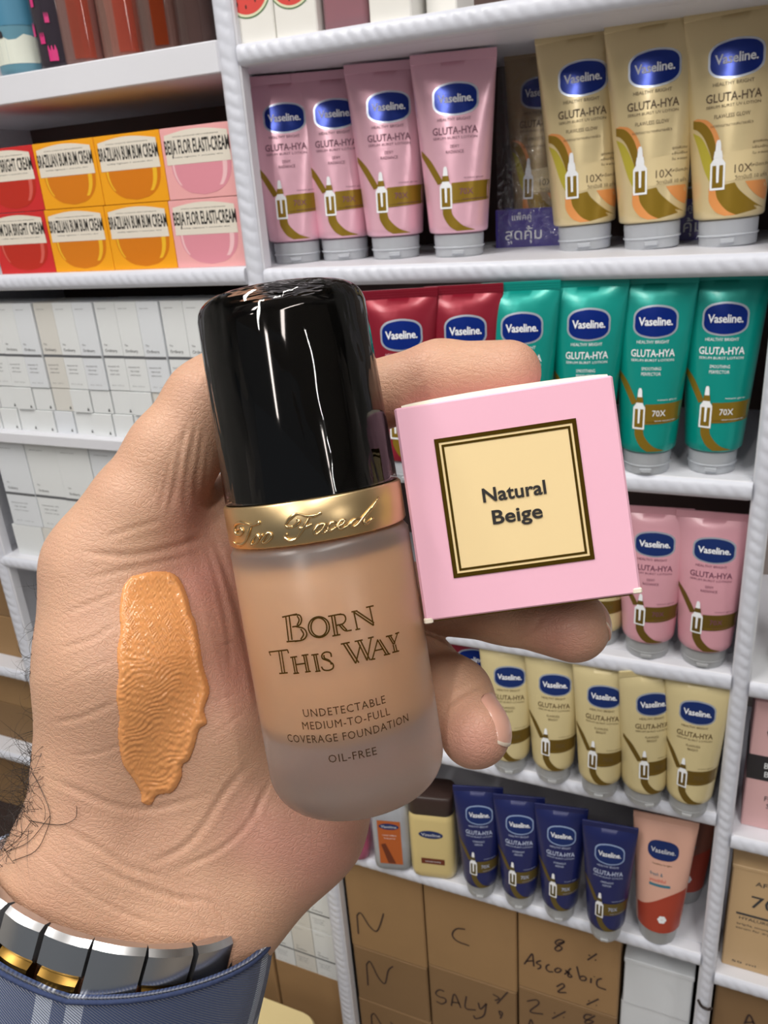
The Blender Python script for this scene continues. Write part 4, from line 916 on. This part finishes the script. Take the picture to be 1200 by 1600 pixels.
def swatch_h(x, y, e):
    top = np.clip((1010 - y) / 60, 0, 1)
    r = sum(k * math.sin(.45 * x * a * 2.2 + y * b * 1.4 + ph + 1.2 * math.sin(x * .03 + ph)) for a, b, ph, k in WV) / 8
    bumps = sum(math.sin(x * a * 4.2 + ph * 3) * math.sin(y * b * 1.9 + ph) for a, b, ph, k in WV) / 7
    prof = 1 - math.exp(-max(e, 0) / 5.5)
    ridge = math.exp(-((e - 9) / 6) ** 2) * (.55 if x > 262 else (.3 if y > 1150 else .1))
    scr = .30 * math.exp(-((x - .62 * (y - 1150) * -1 - 288) / 5) ** 2) if 1040 < y < 1200 and x > 240 else 0
    fine = .12 + .12 * np.clip((y - 960) / 120, 0, 1)
    ridge2 = math.sin((y + .42 * x + 9 * math.sin(x * .037 + y * .027) + 3.5 * math.sin(x * .11 - y * .05) + 2 * math.sin(y * .17)) * 2 * math.pi / 8.5) * (.6 + .4 * math.sin(x * .09 + y * .05)) * np.clip((y - 985) / 70, 0, 1) * np.clip((300 - x + (y - 900) * .05) / 40, .15, 1)
    bub = sum(math.sin(x * (1.1 + .23 * q) + q * 2.1 + 1.7 * math.sin(y * .3)) * math.sin(y * (1.3 - .11 * q) + q + 1.3 * math.sin(x * .25)) for q in range(4)) * (math.exp(-((y - 985) / 45) ** 2) + .8 * math.exp(-((x - 200) / 10) ** 2) * (y < 1010))
    return prof * (ridge2 * .00009 + bub * .00007) + .00022 + (.00075 * prof + .0008 * ridge + .0005 * scr) + prof * (r * fine * .00075 * (1 - top) + bumps * .00010 + top * r * .0001)
ST = 1.3; gx = np.arange(170, 340, ST); gy = np.arange(885, 1265, ST); ids = {}; SV = []; SB = []
for iy, y in enumerate(gy):
    for ix, x in enumerate(gx):
        e = edge_dist(x, y)
        if e < -.2: continue
        h, d = skin_hit(x, y)
        if h is None: continue
        nr = TREE.ray_cast(eye(), d)[1]; ids[(ix, iy)] = len(SV)
        up = (-d * .7 + nr * .3).normalized() if nr.dot(d) < 0 else -d
        SV.append(tuple(h + up * swatch_h(x, y, e) * (1 if e > 1.2 else .25))); SB.append(tuple(h + d * .0004))
SF = [q for (ix, iy) in ids for q in [(ids.get((ix, iy)), ids.get((ix, iy + 1)), ids.get((ix + 1, iy + 1)), ids.get((ix + 1, iy)))] if None not in q]
from collections import Counter
ec = Counter((min(a, b), max(a, b)) for q in SF for a, b in zip(q, q[1:] + q[:1])); nS = len(SV); side = []
for q in SF:
    for a, b in zip(q, q[1:] + q[:1]):
        if ec[(min(a, b), max(a, b))] == 1: side.append((b, a, a + nS, b + nS))
m_found = mat('foundation cream', (214, 148, 92), .17, 0, sss=.08, spec=.5)
bsdf(m_found).inputs['Subsurface Scale'].default_value = .001
noise_bump(m_found, 900, .22, .0006, 3)
mb = MB(); mb.v = SV + SB; mb.f = SF + [tuple(i + nS for i in reversed(q)) for q in SF] + side; mb.mi = [0] * len(mb.f)
sw = mb.build('foundation_swatch', m_found, None, smooth=True); sw.matrix_world = FIG_M
tag(sw, 'thick tan foundation smear spread over the base of the thumb', 'foundation smear')

# ------------------------------------------------------------------ shirt cuff
def sleeve():
    nu, nv = 120, 30; c0 = L3(185, 1437, .2); c1 = L3(105, 1850, .206); ax = c1 - c0; a = np.array([.995, .06, 0]); bdir = np.array([0, 0, 1.0])
    rs2 = np.random.RandomState(5); ph = rs2.uniform(0, 6.3, 8)
    def P(u, v, th):
        r = 1 + .05 * v + .016 * math.sin(3 * u + ph[0] + 2 * v) * (.3 + v) + .012 * math.sin(7 * u + ph[1] - 5 * v) * (.2 + v) + .012 * math.sin(11 * v + 2 * u)
        ra, rb = .0385 * r + th, .0315 * r + th
        q = c0 + ax * v + a * ra * math.cos(u) + bdir * rb * -math.sin(u)
        lf = max(0, -math.cos(u)); left = lf * max(0, -math.sin(u)); q = q + np.array([0, -(.012 * left + .0095 * lf) * (1 - v), 0])
        return q
    mb = MB(); n = nu; uv = []
    def sheet(th, flip):
        o = len(mb.v)
        for j in range(nv + 1):
            for i in range(n): mb.v.append(tuple(P(2 * math.pi * i / n, j / nv, th)))
        for j in range(nv):
            for i in range(n):
                q = (o + j * n + i, o + j * n + (i + 1) % n, o + (j + 1) * n + (i + 1) % n, o + (j + 1) * n + i)
                uvq = [(i / n, j / nv), ((i + 1) / n, j / nv), ((i + 1) / n, (j + 1) / nv), (i / n, (j + 1) / nv)]
                if flip: q = q[::-1]; uvq = uvq[::-1]
                mb.f.append(q); mb.mi.append(0); uv.extend(uvq)
        return o
    o1 = sheet(.0007, True); o2 = sheet(-.0007, False)
    for i in range(n):
        k = (i + 1) % n; mb.f.append((o1 + i, o2 + i, o2 + k, o1 + k)); mb.mi.append(0); uv.extend([(i / n, 0)] * 2 + [((i + 1) / n, 0)] * 2)
    o = mb.build('shirt_cuff', m_plaid, person, smooth=True)
    lay = o.data.uv_layers.new(name='UVMap')
    lay.data.foreach_set('uv', [x for p in uv for x in p])
    # stitched hem along the opening
    h = MB(); h.tube([P(2 * math.pi * i / 96, .012, .0007) for i in range(97)], .0006, 6); h.build('cuff_hem', m_hem, o, smooth=True)
m_hem = noise_bump(mat('hem blue', (46, 58, 92), .9), 900, .5, .0006)
m_plaid = mat('plaid cloth', (50, 66, 108), .9, 0, sheen=.3)
def plaid(m):
    uvn = nd(m, 'ShaderNodeTexCoord'); sp = nd(m, 'ShaderNodeSeparateXYZ'); ln(m, uvn.outputs['UV'], sp.inputs[0])
    def band(src, lo_, hi_):
        a = nd(m, 'ShaderNodeMath', operation='GREATER_THAN'); ln(m, src, a.inputs[0]); a.inputs[1].default_value = lo_
        b = nd(m, 'ShaderNodeMath', operation='LESS_THAN'); ln(m, src, b.inputs[0]); b.inputs[1].default_value = hi_
        c = nd(m, 'ShaderNodeMath', operation='MULTIPLY'); ln(m, a.outputs[0], c.inputs[0]); ln(m, b.outputs[0], c.inputs[1]); return c.outputs[0]
    wv = nd(m, 'ShaderNodeTexWave'); wv.inputs['Scale'].default_value = 620; mp = nd(m, 'ShaderNodeMapping'); mp.inputs['Rotation'].default_value = (0, 0, .8); ln(m, uvn.outputs['Object'], mp.inputs['Vector']); ln(m, mp.outputs[0], wv.inputs['Vector'])
    def add(a, b):
        x = nd(m, 'ShaderNodeMath', operation='MAXIMUM'); ln(m, a, x.inputs[0]); ln(m, b, x.inputs[1]); return x.outputs[0]
    s = None
    for lo_, hi_ in ((.03, .05), (.235, .25), (.262, .277), (.385, .42), (.56, .575), (.72, .75), (.88, .895)):
        bnd = band(sp.outputs['X'], lo_, hi_); s = bnd if s is None else add(s, bnd)
    for lo_, hi_ in ((.30, .34), (.62, .66)): s = add(s, band(sp.outputs['Y'], lo_, hi_))
    st = nd(m, 'ShaderNodeMath', operation='MULTIPLY'); ln(m, s, st.inputs[0]); ln(m, wv.outputs['Fac'], st.inputs[1])
    x = nd(m, 'ShaderNodeMix', data_type='RGBA'); ln(m, st.outputs[0], x.inputs['Factor']); x.inputs['A'].default_value = lin((44, 60, 98)); x.inputs['B'].default_value = lin((178, 186, 202)); ln(m, x.outputs['Result'], bsdf(m).inputs['Base Color'])
    bp = nd(m, 'ShaderNodeBump'); bp.inputs['Strength'].default_value = .5; bp.inputs['Distance'].default_value = .0006; ln(m, wv.outputs['Fac'], bp.inputs['Height']); ln(m, bp.outputs['Normal'], bsdf(m).inputs['Normal'])
plaid(m_plaid); sleeve()

# ------------------------------------------------------------------ wristwatch
m_steel = mat('watch steel', (206, 206, 208), .27, 1.0); m_wgold = mat('watch gold', (122, 94, 46), .3, 1.0); m_wdark = mat('watch dial', (30, 32, 36), .2)
watch = fig('wristwatch', 'silver metal watch bracelet with gold centre links around the wrist', 'watch')
wc = L3(178, 1430, .1975); wa = np.array([.965, .262, 0.0]); wb = np.array([0, 0, -1.0]); wax = np.cross(wa, wb); wax = wax if wax[1] > 0 else -wax
RA, RB = .0318, .0262
th = np.linspace(0, 2 * math.pi, 721)[:-1]; ell = np.stack([RA * np.cos(th), RB * np.sin(th)], 1); seg = np.linalg.norm(np.diff(np.vstack([ell, ell[:1]]), axis=0), axis=1); cum = np.concatenate([[0], np.cumsum(seg)]); NL = 17
def link_frame(s):
    i = np.searchsorted(cum, s % cum[-1]) % 720; t = th[i]; p = wc + wa * RA * math.cos(t) + wb * RB * math.sin(t); tg = _n(-wa * RA * math.sin(t) + wb * RB * math.cos(t)); out = np.cross(tg, wax)
    if out @ (p - wc) < 0: out = -out
    return p, tg, out
def block(w, l, h, bev, p, tg, out, off, rise=0.0):
    """bevelled link: l along the bracelet, w across, h thick, domed"""
    mb = MB(); rings = []
    for q in np.linspace(-1, 1, 9):
        hh = h * (1 - .28 * q * q); e = l / 2 * q
        k = .0006
        rings.append([(e, -w / 2 + k, -h * .4), (e, -w / 2, -h * .4 + k), (e, -w / 2, hh * .55 - k * 2), (e, -w / 2 + k * 2, hh * .55), (e, w / 2 - k * 2, hh * .55), (e, w / 2, hh * .55 - k * 2), (e, w / 2, -h * .4 + k), (e, w / 2 - k, -h * .4)])
    mb.loft(rings); mb.v = [tuple(p + tg * x + wax * (y + off) + out * (z + rise)) for x, y, z in mb.v]
    return mb
for i in range(NL):
    s = cum[-1] * (i + .5) / NL; p, tg, out = link_frame(s); l = cum[-1] / NL
    ang = math.degrees(th[np.searchsorted(cum, s % cum[-1]) % 720])
    if 235 < ang < 305: continue                      # the watch case sits there, behind the wrist
    if 62 < ang < 92:
        block(.0185, l * 1.04, .0042, .0006, p, tg, out, .0).build('clasp', m_steel, watch, auto=35)
    else:
        o = block(.0086, l * .93, .0042, .0006, p, tg, out, -.0048).build('outer_link', m_steel, watch, auto=35)
        block(.0052, l * .80, .0038, .0006, p, tg, out, .0023).build('centre_link', m_wgold, watch, auto=35)
        block(.0068, l * .93, .0042, .0006, p, tg, out, .0084).build('outer_link', m_steel, watch, auto=35)
p, tg, out = wc - wb * RB, wa, -wb
mb = MB(); mb.lathe([(.017, -.002), (.019, 0), (.019, .005), (.0175, .0075), (.016, .0085)], 48); mb.v = [tuple(p + tg * x + wax * y + out * z) for x, y, z in mb.v]; case = mb.build('watch_case', m_steel, watch, auto=35)
mb = MB(); mb.lathe([(.0158, .0082), (.0158, .0088)], 48); mb.v = [tuple(p + tg * x + wax * y + out * z) for x, y, z in mb.v]; mb.build('dial', m_wdark, case)

# ------------------------------------------------------------------ foundation bottle
bB, bT = C(566, 1236, .1825), C(436, 458, .1700)
za_ = _n(bT - bB); ya_ = _n(np.array([0, 0, 1.0]) - za_ * za_[2]); xa_ = np.cross(ya_, za_); BL = np.linalg.norm(bT - bB)
BM_ = np.stack([xa_, ya_, za_], 1); BW = M @ BM_
bot = link('foundation_bottle', None); bot.matrix_world = Matrix.Translation((CAM + M @ bB).tolist()) @ Matrix(BW.tolist()).to_4x4()
tag(bot, 'frosted glass foundation bottle with glossy black cap and gold collar, held in the hand', 'bottle')
def bhit(px, py, R):
    o = BM_.T @ (-bB); d = BM_.T @ _n(np.array([px - 600, py - 800, F])); a = d[0] ** 2 + d[1] ** 2; b = o[0] * d[0] + o[1] * d[1]; c = o[0] ** 2 + o[1] ** 2 - R * R; disc = max(0, b * b - a * c)
    t = (-b - math.sqrt(disc)) / a; p = o + d * t; return math.atan2(p[0], -p[1]) * R, p[2]
def bwrap(R): return lambda u, s: (R * math.sin(u / R), -R * math.cos(u / R), s)
RG = .0197; S_G = .0603; S_C = .0693
m_glass = mat('frosted glass', (238, 230, 226), .34, 0, trans=.9, ior=1.46)
m_liq = mat('foundation liquid', (222, 166, 104), .5); m_blackcap = mat('cap black', (4, 4, 5), .06, 0, spec=.5)
m_gold = noise_bump(mat('collar gold', (214, 186, 140), .36, 1.0), 500, .05, .0003); m_emb = mat('raised gold', (220, 190, 142), .22, 1.0)
m_foil = mat('letter gold foil', (104, 78, 34), .28, .8); m_ink = mat('letter dark gold', (70, 48, 26), .4, .3)
prof = [(.0, .0)] + [(RG - .0085 + .0085 * math.sin(a), .0085 - .0085 * math.cos(a)) for a in np.linspace(0, math.pi / 2, 12)] + [(RG, .03), (RG - .0001, S_G - .0016), (RG - .0012, S_G), (.014, S_G + .0005), (.0, S_G + .0005)]
mb = MB(); mb.lathe([(max(r, .0003), s) for r, s in prof], 96); mb.build('glass_body', m_glass, bot, auto=50)
RI = .0178; zi = .0165
mb = MB(); mb.lathe([(.0003, zi)] + [(RI - .009 + .009 * math.sin(a), zi + .006 - .006 * math.cos(a)) for a in np.linspace(0, math.pi / 2, 10)] + [(RI, S_G - .009), (RI - .003, S_G - .0055), (.008, S_G - .005), (.0003, S_G - .005)], 80); mb.build('foundation_fill', m_liq, bot, auto=50)
RC = .0188
mb = MB(); mb.lathe([(RC + .0003, S_G + .0004), (RC + .0006, S_G + .0008), (RC + .0006, S_C - .0004), (RC + .0002, S_C)], 96); collar = mb.build('gold_collar', m_gold, bot, auto=50)
R0, R1 = RC, .0178
def capr(s): return R0 + (R1 - R0) * (s - S_C) / (BL - S_C)
mb = MB(); k = .925
mb.lathe([(capr(S_C) * k, S_C), (capr(BL - .006) * k, BL - .006), (capr(BL - .003) * k - .0012, BL - .0036), (.008, BL - .0028), (.0003, BL - .0028)], 96); mb.build('inner_cap', m_blackcap, bot, auto=60)
def shell_mat():
    m = bpy.data.materials.new('clear shell'); m.use_nodes = True; nt = m.node_tree; nt.nodes.remove(bsdf(m))
    tr = nt.nodes.new('ShaderNodeBsdfTransparent'); tr.inputs[0].default_value = (.80, .77, .76, 1); gl = nt.nodes.new('ShaderNodeBsdfGlossy'); gl.inputs['Roughness'].default_value = .03
    mx = nt.nodes.new('ShaderNodeMixShader'); fr = nt.nodes.new('ShaderNodeFresnel'); fr.inputs[0].default_value = 1.45
    tc = nt.nodes.new('ShaderNodeTexCoord'); mp = nt.nodes.new('ShaderNodeMapping'); mp.inputs['Scale'].default_value = (1, 1, .3); nz = nt.nodes.new('ShaderNodeTexNoise'); nz.inputs['Scale'].default_value = 120; nz.inputs['Distortion'].default_value = .6
    bp = nt.nodes.new('ShaderNodeBump'); bp.inputs['Strength'].default_value = .35; bp.inputs['Distance'].default_value = .0022
    nt.links.new(tc.outputs['Object'], mp.inputs['Vector']); nt.links.new(mp.outputs[0], nz.inputs['Vector']); nt.links.new(nz.outputs['Fac'], bp.inputs['Height'])
    nt.links.new(bp.outputs['Normal'], gl.inputs['Normal']); nt.links.new(bp.outputs['Normal'], fr.inputs['Normal'])
    nt.links.new(fr.outputs[0], mx.inputs[0]); nt.links.new(tr.outputs[0], mx.inputs[1]); nt.links.new(gl.outputs[0], mx.inputs[2]); nt.links.new(mx.outputs[0], nt.nodes['Material Output'].inputs[0])
    return m
mb = MB(); rr = .0042; sh = [(R0, S_C + .0003)] + [(capr(s), s) for s in np.linspace(S_C + .004, BL - rr, 6)] + [(R1 - rr * (1 - math.cos(a)), BL - rr + rr * math.sin(a)) for a in np.linspace(.15, math.pi / 2, 9)] + [(.006, BL + .0001), (.0003, BL + .0001)]
mb.lathe(sh, 96, caps=False); mb.build('clear_cap_shell', shell_mat(), bot, auto=60)
# raised script on the collar
mb = MB(); RB_ = RC + .0006
Z8 = lambda *p: Zm(5.713, 290, 780, p); Z4 = lambda *p: Zm(2.727, 280, 420, p)
SCRIPT = [Z8((440, 262), (448, 228), (485, 207), (540, 217), (595, 232), (640, 216), (657, 206), (625, 208), (606, 228)), Z8((588, 230), (572, 275), (552, 335), (526, 385), (490, 407), (452, 400), (438, 384)), Z8((440, 262), (448, 300), (470, 322), (498, 314), (512, 285), (494, 260), (465, 272), (462, 292)),
          Z8((640, 315), (605, 345), (585, 385), (600, 404), (635, 385), (655, 345), (640, 318), (660, 330), (690, 318)), Z8((728, 303), (700, 345), (680, 372), (692, 392), (730, 375), (765, 335), (760, 305), (728, 303)),
          Z4((452, 1092), (470, 1065), (500, 1045), (545, 1053), (580, 1050), (606, 1038)), Z4((556, 1054), (540, 1085), (520, 1120), (497, 1150), (470, 1158), (448, 1142), (462, 1130)), Z4((452, 1092), (462, 1100), (488, 1096), (512, 1074), (500, 1066)), Z4((508, 1106), (535, 1102), (566, 1088)),
          Z4((622, 1086), (596, 1092), (575, 1118), (585, 1130), (606, 1114), (624, 1086), (610, 1118), (620, 1124), (640, 1108)), Z4((672, 1080), (650, 1082), (634, 1104), (644, 1116), (668, 1102)), Z4((668, 1102), (700, 1086), (704, 1072), (688, 1074), (674, 1096), (684, 1108), (706, 1102), (726, 1086)),
          Z4((774, 1064), (750, 1068), (728, 1088), (738, 1100), (760, 1088), (782, 1062), (815, 1020), (850, 976)), Z4((850, 976), (826, 1010), (790, 1068), (796, 1086), (826, 1062))]
for s in SCRIPT:
    q = []
    for x, y in smooth_line(s, 6):
        u, ss = bhit(x, y, RB_); q.append(bwrap(RB_ + .0001)(u, ss))
    mb.tube(q, [.00036 * (.6 + .45 * abs(math.sin(2.2 * i / max(1, len(q) - 1) * math.pi))) for i in range(len(q))], 8)
mb.build('raised_lettering', m_emb, collar, smooth=True)
# printed lettering on the glass
RL = RG + .00012
Z3 = lambda *p: Zm(3.158, 340, 820, p)
def double(a, b, off): return [Z3(a, b), Z3((a[0] + off[0], a[1] + off[1]), (b[0] + off[0], b[1] + off[1]))]
BIG = []
BIG += double((336, 452), (350, 572), (17, -4)) + [Z3((318, 456), (392, 440)), Z3((340, 577), (400, 572)), Z3((372, 445), (404, 446), (414, 470), (402, 496), (368, 504)), Z3((385, 502), (425, 512), (440, 540), (424, 566), (380, 576)), Z3((392, 449), (402, 470), (392, 496)), Z3((410, 514), (424, 540), (410, 566))]
el = lambda cx, cy, rx, ry, rot: Z3(*[(cx + rx * math.cos(a) * math.cos(rot) - ry * math.sin(a) * math.sin(rot), cy + rx * math.cos(a) * math.sin(rot) + ry * math.sin(a) * math.cos(rot)) for a in np.linspace(0, 2 * math.pi, 17)])
BIG += [el(500, 505, 52, 51, -.15), el(500, 505, 39, 46, -.15)]
BIG += double((562, 448), (578, 544), (14, -2)) + [Z3((545, 452), (610, 440)), Z3((566, 549), (606, 541)), Z3((590, 443), (622, 444), (632, 465), (620, 487), (588, 496)), Z3((600, 494), (628, 522), (662, 520)), Z3((612, 492), (638, 520))]
BIG += [Z3((672, 428), (690, 514)), Z3((680, 518), (704, 513)), Z3((660, 430), (690, 424)), Z3((668, 428), (770, 497)), Z3((684, 424), (772, 484)), Z3((750, 404), (770, 497)), Z3((732, 408), (770, 399))]
BIG += double((302, 625), (318, 730), (13, -1)) + [Z3((252, 628), (346, 617)), Z3((254, 628), (262, 646)), Z3((345, 617), (350, 634)), Z3((304, 734), (346, 730))]
BIG += double((368, 652), (382, 730), (11, -1)) + double((424, 642), (440, 724), (11, -1)) + [Z3((358, 655), (392, 650)), Z3((374, 734), (402, 731)), Z3((414, 645), (448, 640)), Z3((432, 727), (460, 723)), Z3((388, 690), (430, 684))]
BIG += double((474, 640), (490, 720), (11, -1)) + [Z3((462, 643), (498, 638)), Z3((482, 724), (508, 721))]
BIG += [Z3((562, 652), (556, 632), (534, 628), (516, 640), (518, 660), (546, 672), (568, 686), (570, 706), (550, 718), (524, 716), (512, 700)), Z3((524, 642), (528, 658), (552, 670), (562, 690))]
BIG += double((620, 586), (682, 684), (15, -3)) + [Z3((682, 684), (704, 592)), Z3((608, 589), (652, 580))] + double((690, 572), (738, 670), (14, -3)) + [Z3((738, 670), (758, 556)), Z3((676, 576), (716, 568)), Z3((742, 560), (770, 553))]
BIG += [Z3((790, 566), (764, 662)), Z3((788, 566), (832, 640)), Z3((800, 566), (844, 636)), Z3((772, 622), (818, 612)), Z3((754, 665), (778, 661)), Z3((820, 643), (852, 636))]
BIG += [Z3((842, 548), (868, 590)), Z3((852, 546), (876, 586)), Z3((888, 534), (870, 590)), Z3((830, 552), (862, 545)), Z3((876, 538), (896, 531)), Z3((866, 592), (874, 626)), Z3((877, 590), (885, 623)), Z3((862, 630), (896, 622))]
mb = MB(); nrm = lambda p: (p[0], p[1], 0)
for s in BIG:
    q = [bwrap(RL)(*bhit(x, y, RL)) for x, y in smooth_line(s, 5)]
    ribbon(mb, q, .00030, nrm)
mb.build('title_lettering', m_foil, bot)
mb = MB()
for s, cx, cy, w in (('UNDETECTABLE', 538.5, 1108, 128), ('MEDIUM-TO-FULL', 541.5, 1128, 136), ('COVERAGE FOUNDATION', 545.5, 1149, 188), ('OIL-FREE', 551, 1181, 75)):
    u, ss = bhit(cx, cy, RL); u1, _ = bhit(cx - w / 2, cy + .09 * w, RL); u2, _ = bhit(cx + w / 2, cy - .09 * w, RL)
    fit_text(mb, s, u2 - u1, .00165, bwrap(RL), (u1 + u2) / 2, ss, sp=1.12)
mb.build('small_lettering', m_ink, bot)

# ------------------------------------------------------------------ pink box
fc = C(808, 782, .1700); er = _n(np.array([.989, -.142, -.085])); ed = np.array([.140, .988, .050]); ed = _n(ed - er * (ed @ er)); eb = np.cross(er, ed)   # right, down, back
XM = np.stack([er, eb, -ed], 1); XW = M @ XM
box = link('foundation_box', None); box.matrix_world = Matrix.Translation((CAM + M @ fc).tolist()) @ Matrix(XW.tolist()).to_4x4()
tag(box, 'pink cardboard box end reading Natural Beige, gripped between index and middle finger', 'box')
m_pinkb = noise_bump(mat('box pink', (240, 184, 204), .42, 0, coat=.15), 60, .06, .001); m_goldf = mat('box gold foil', (132, 100, 30), .22, .9); m_creamp = mat('box cream panel', (236, 210, 158), .45); m_bk = mat('box ink', (36, 32, 30), .5); m_paper = mat('raw card', (232, 222, 204), .7)
hs = .0231; DB = .088
mb = MB(); mb.box(-hs, hs, 0, DB, -hs, hs, 0, .0005); body = mb.build('carton_body', m_pinkb, box)
mb = MB()
for zq, x0, x1 in ((hs, -.0215, .0222),):
    v = []
    for i in range(25):
        q = i / 24; x = x0 + (x1 - x0) * q; h = .0004 + .0007 * math.sin(math.pi * q) ** .6
        v += [(x, .0004, zq - .0002), (x, .0010, zq + h), (x, .010, zq + h * .9), (x, .012, zq - .0002)]
    mb.add(v, [(4 * i + j, 4 * i + j + 1, 4 * i + j + 5, 4 * i + j + 4) for i in range(24) for j in range(3)])
mb.build('tuck_flap', m_paper, box, smooth=True)
mb = MB()
for x, z in ((-.0222, -hs), (.0224, -hs + .0006)):
    mb.box(x - .0011, x + .0009, -.0002, .0015, z - .0006, z + .0006, 0, .0003)
mb.build('scuffed_corner', m_paper, box)
mb = MB(); mb.box(-hs + .002, hs - .002, .0006, DB, -hs - .0003, -hs + .0002); mb.build('gold_underside', m_goldf, box)
fn = lambda l: (lambda x, z: (x, -l, z)); cxp, czp, hp_ = -.0006, .0004, .0150
mb = MB()
def frame(h1, h0, l, mi): 
    for (a, b, c, d) in ((-h1, h1, h0, h1), (-h1, h1, -h1, -h0), (-h1, -h0, -h0, h0), (h0, h1, -h0, h0)): poly(mb, [(cxp + a, czp + c), (cxp + b, czp + c), (cxp + b, czp + d), (cxp + a, czp + d)], fn(l), mi)
poly(mb, [(cxp - hp_, czp - hp_), (cxp + hp_, czp - hp_), (cxp + hp_, czp + hp_), (cxp - hp_, czp + hp_)], fn(.0001), 0); frame(hp_, hp_ - .0009, .0002, 1); frame(hp_ - .0014, hp_ - .0019, .0002, 1)
pan = mb.build('name_panel', [m_creamp, m_goldf], box)
mb = MB()
for s, w, cz in (('Natural', .0134, .0021), ('Beige', .0106, -.0028)):
    fit_text(mb, s, w, .0029, fn(.0003), -.0004, cz, sp=1.02, res=4, bold=.022)
mb.build('name_lettering', m_bk, pan)
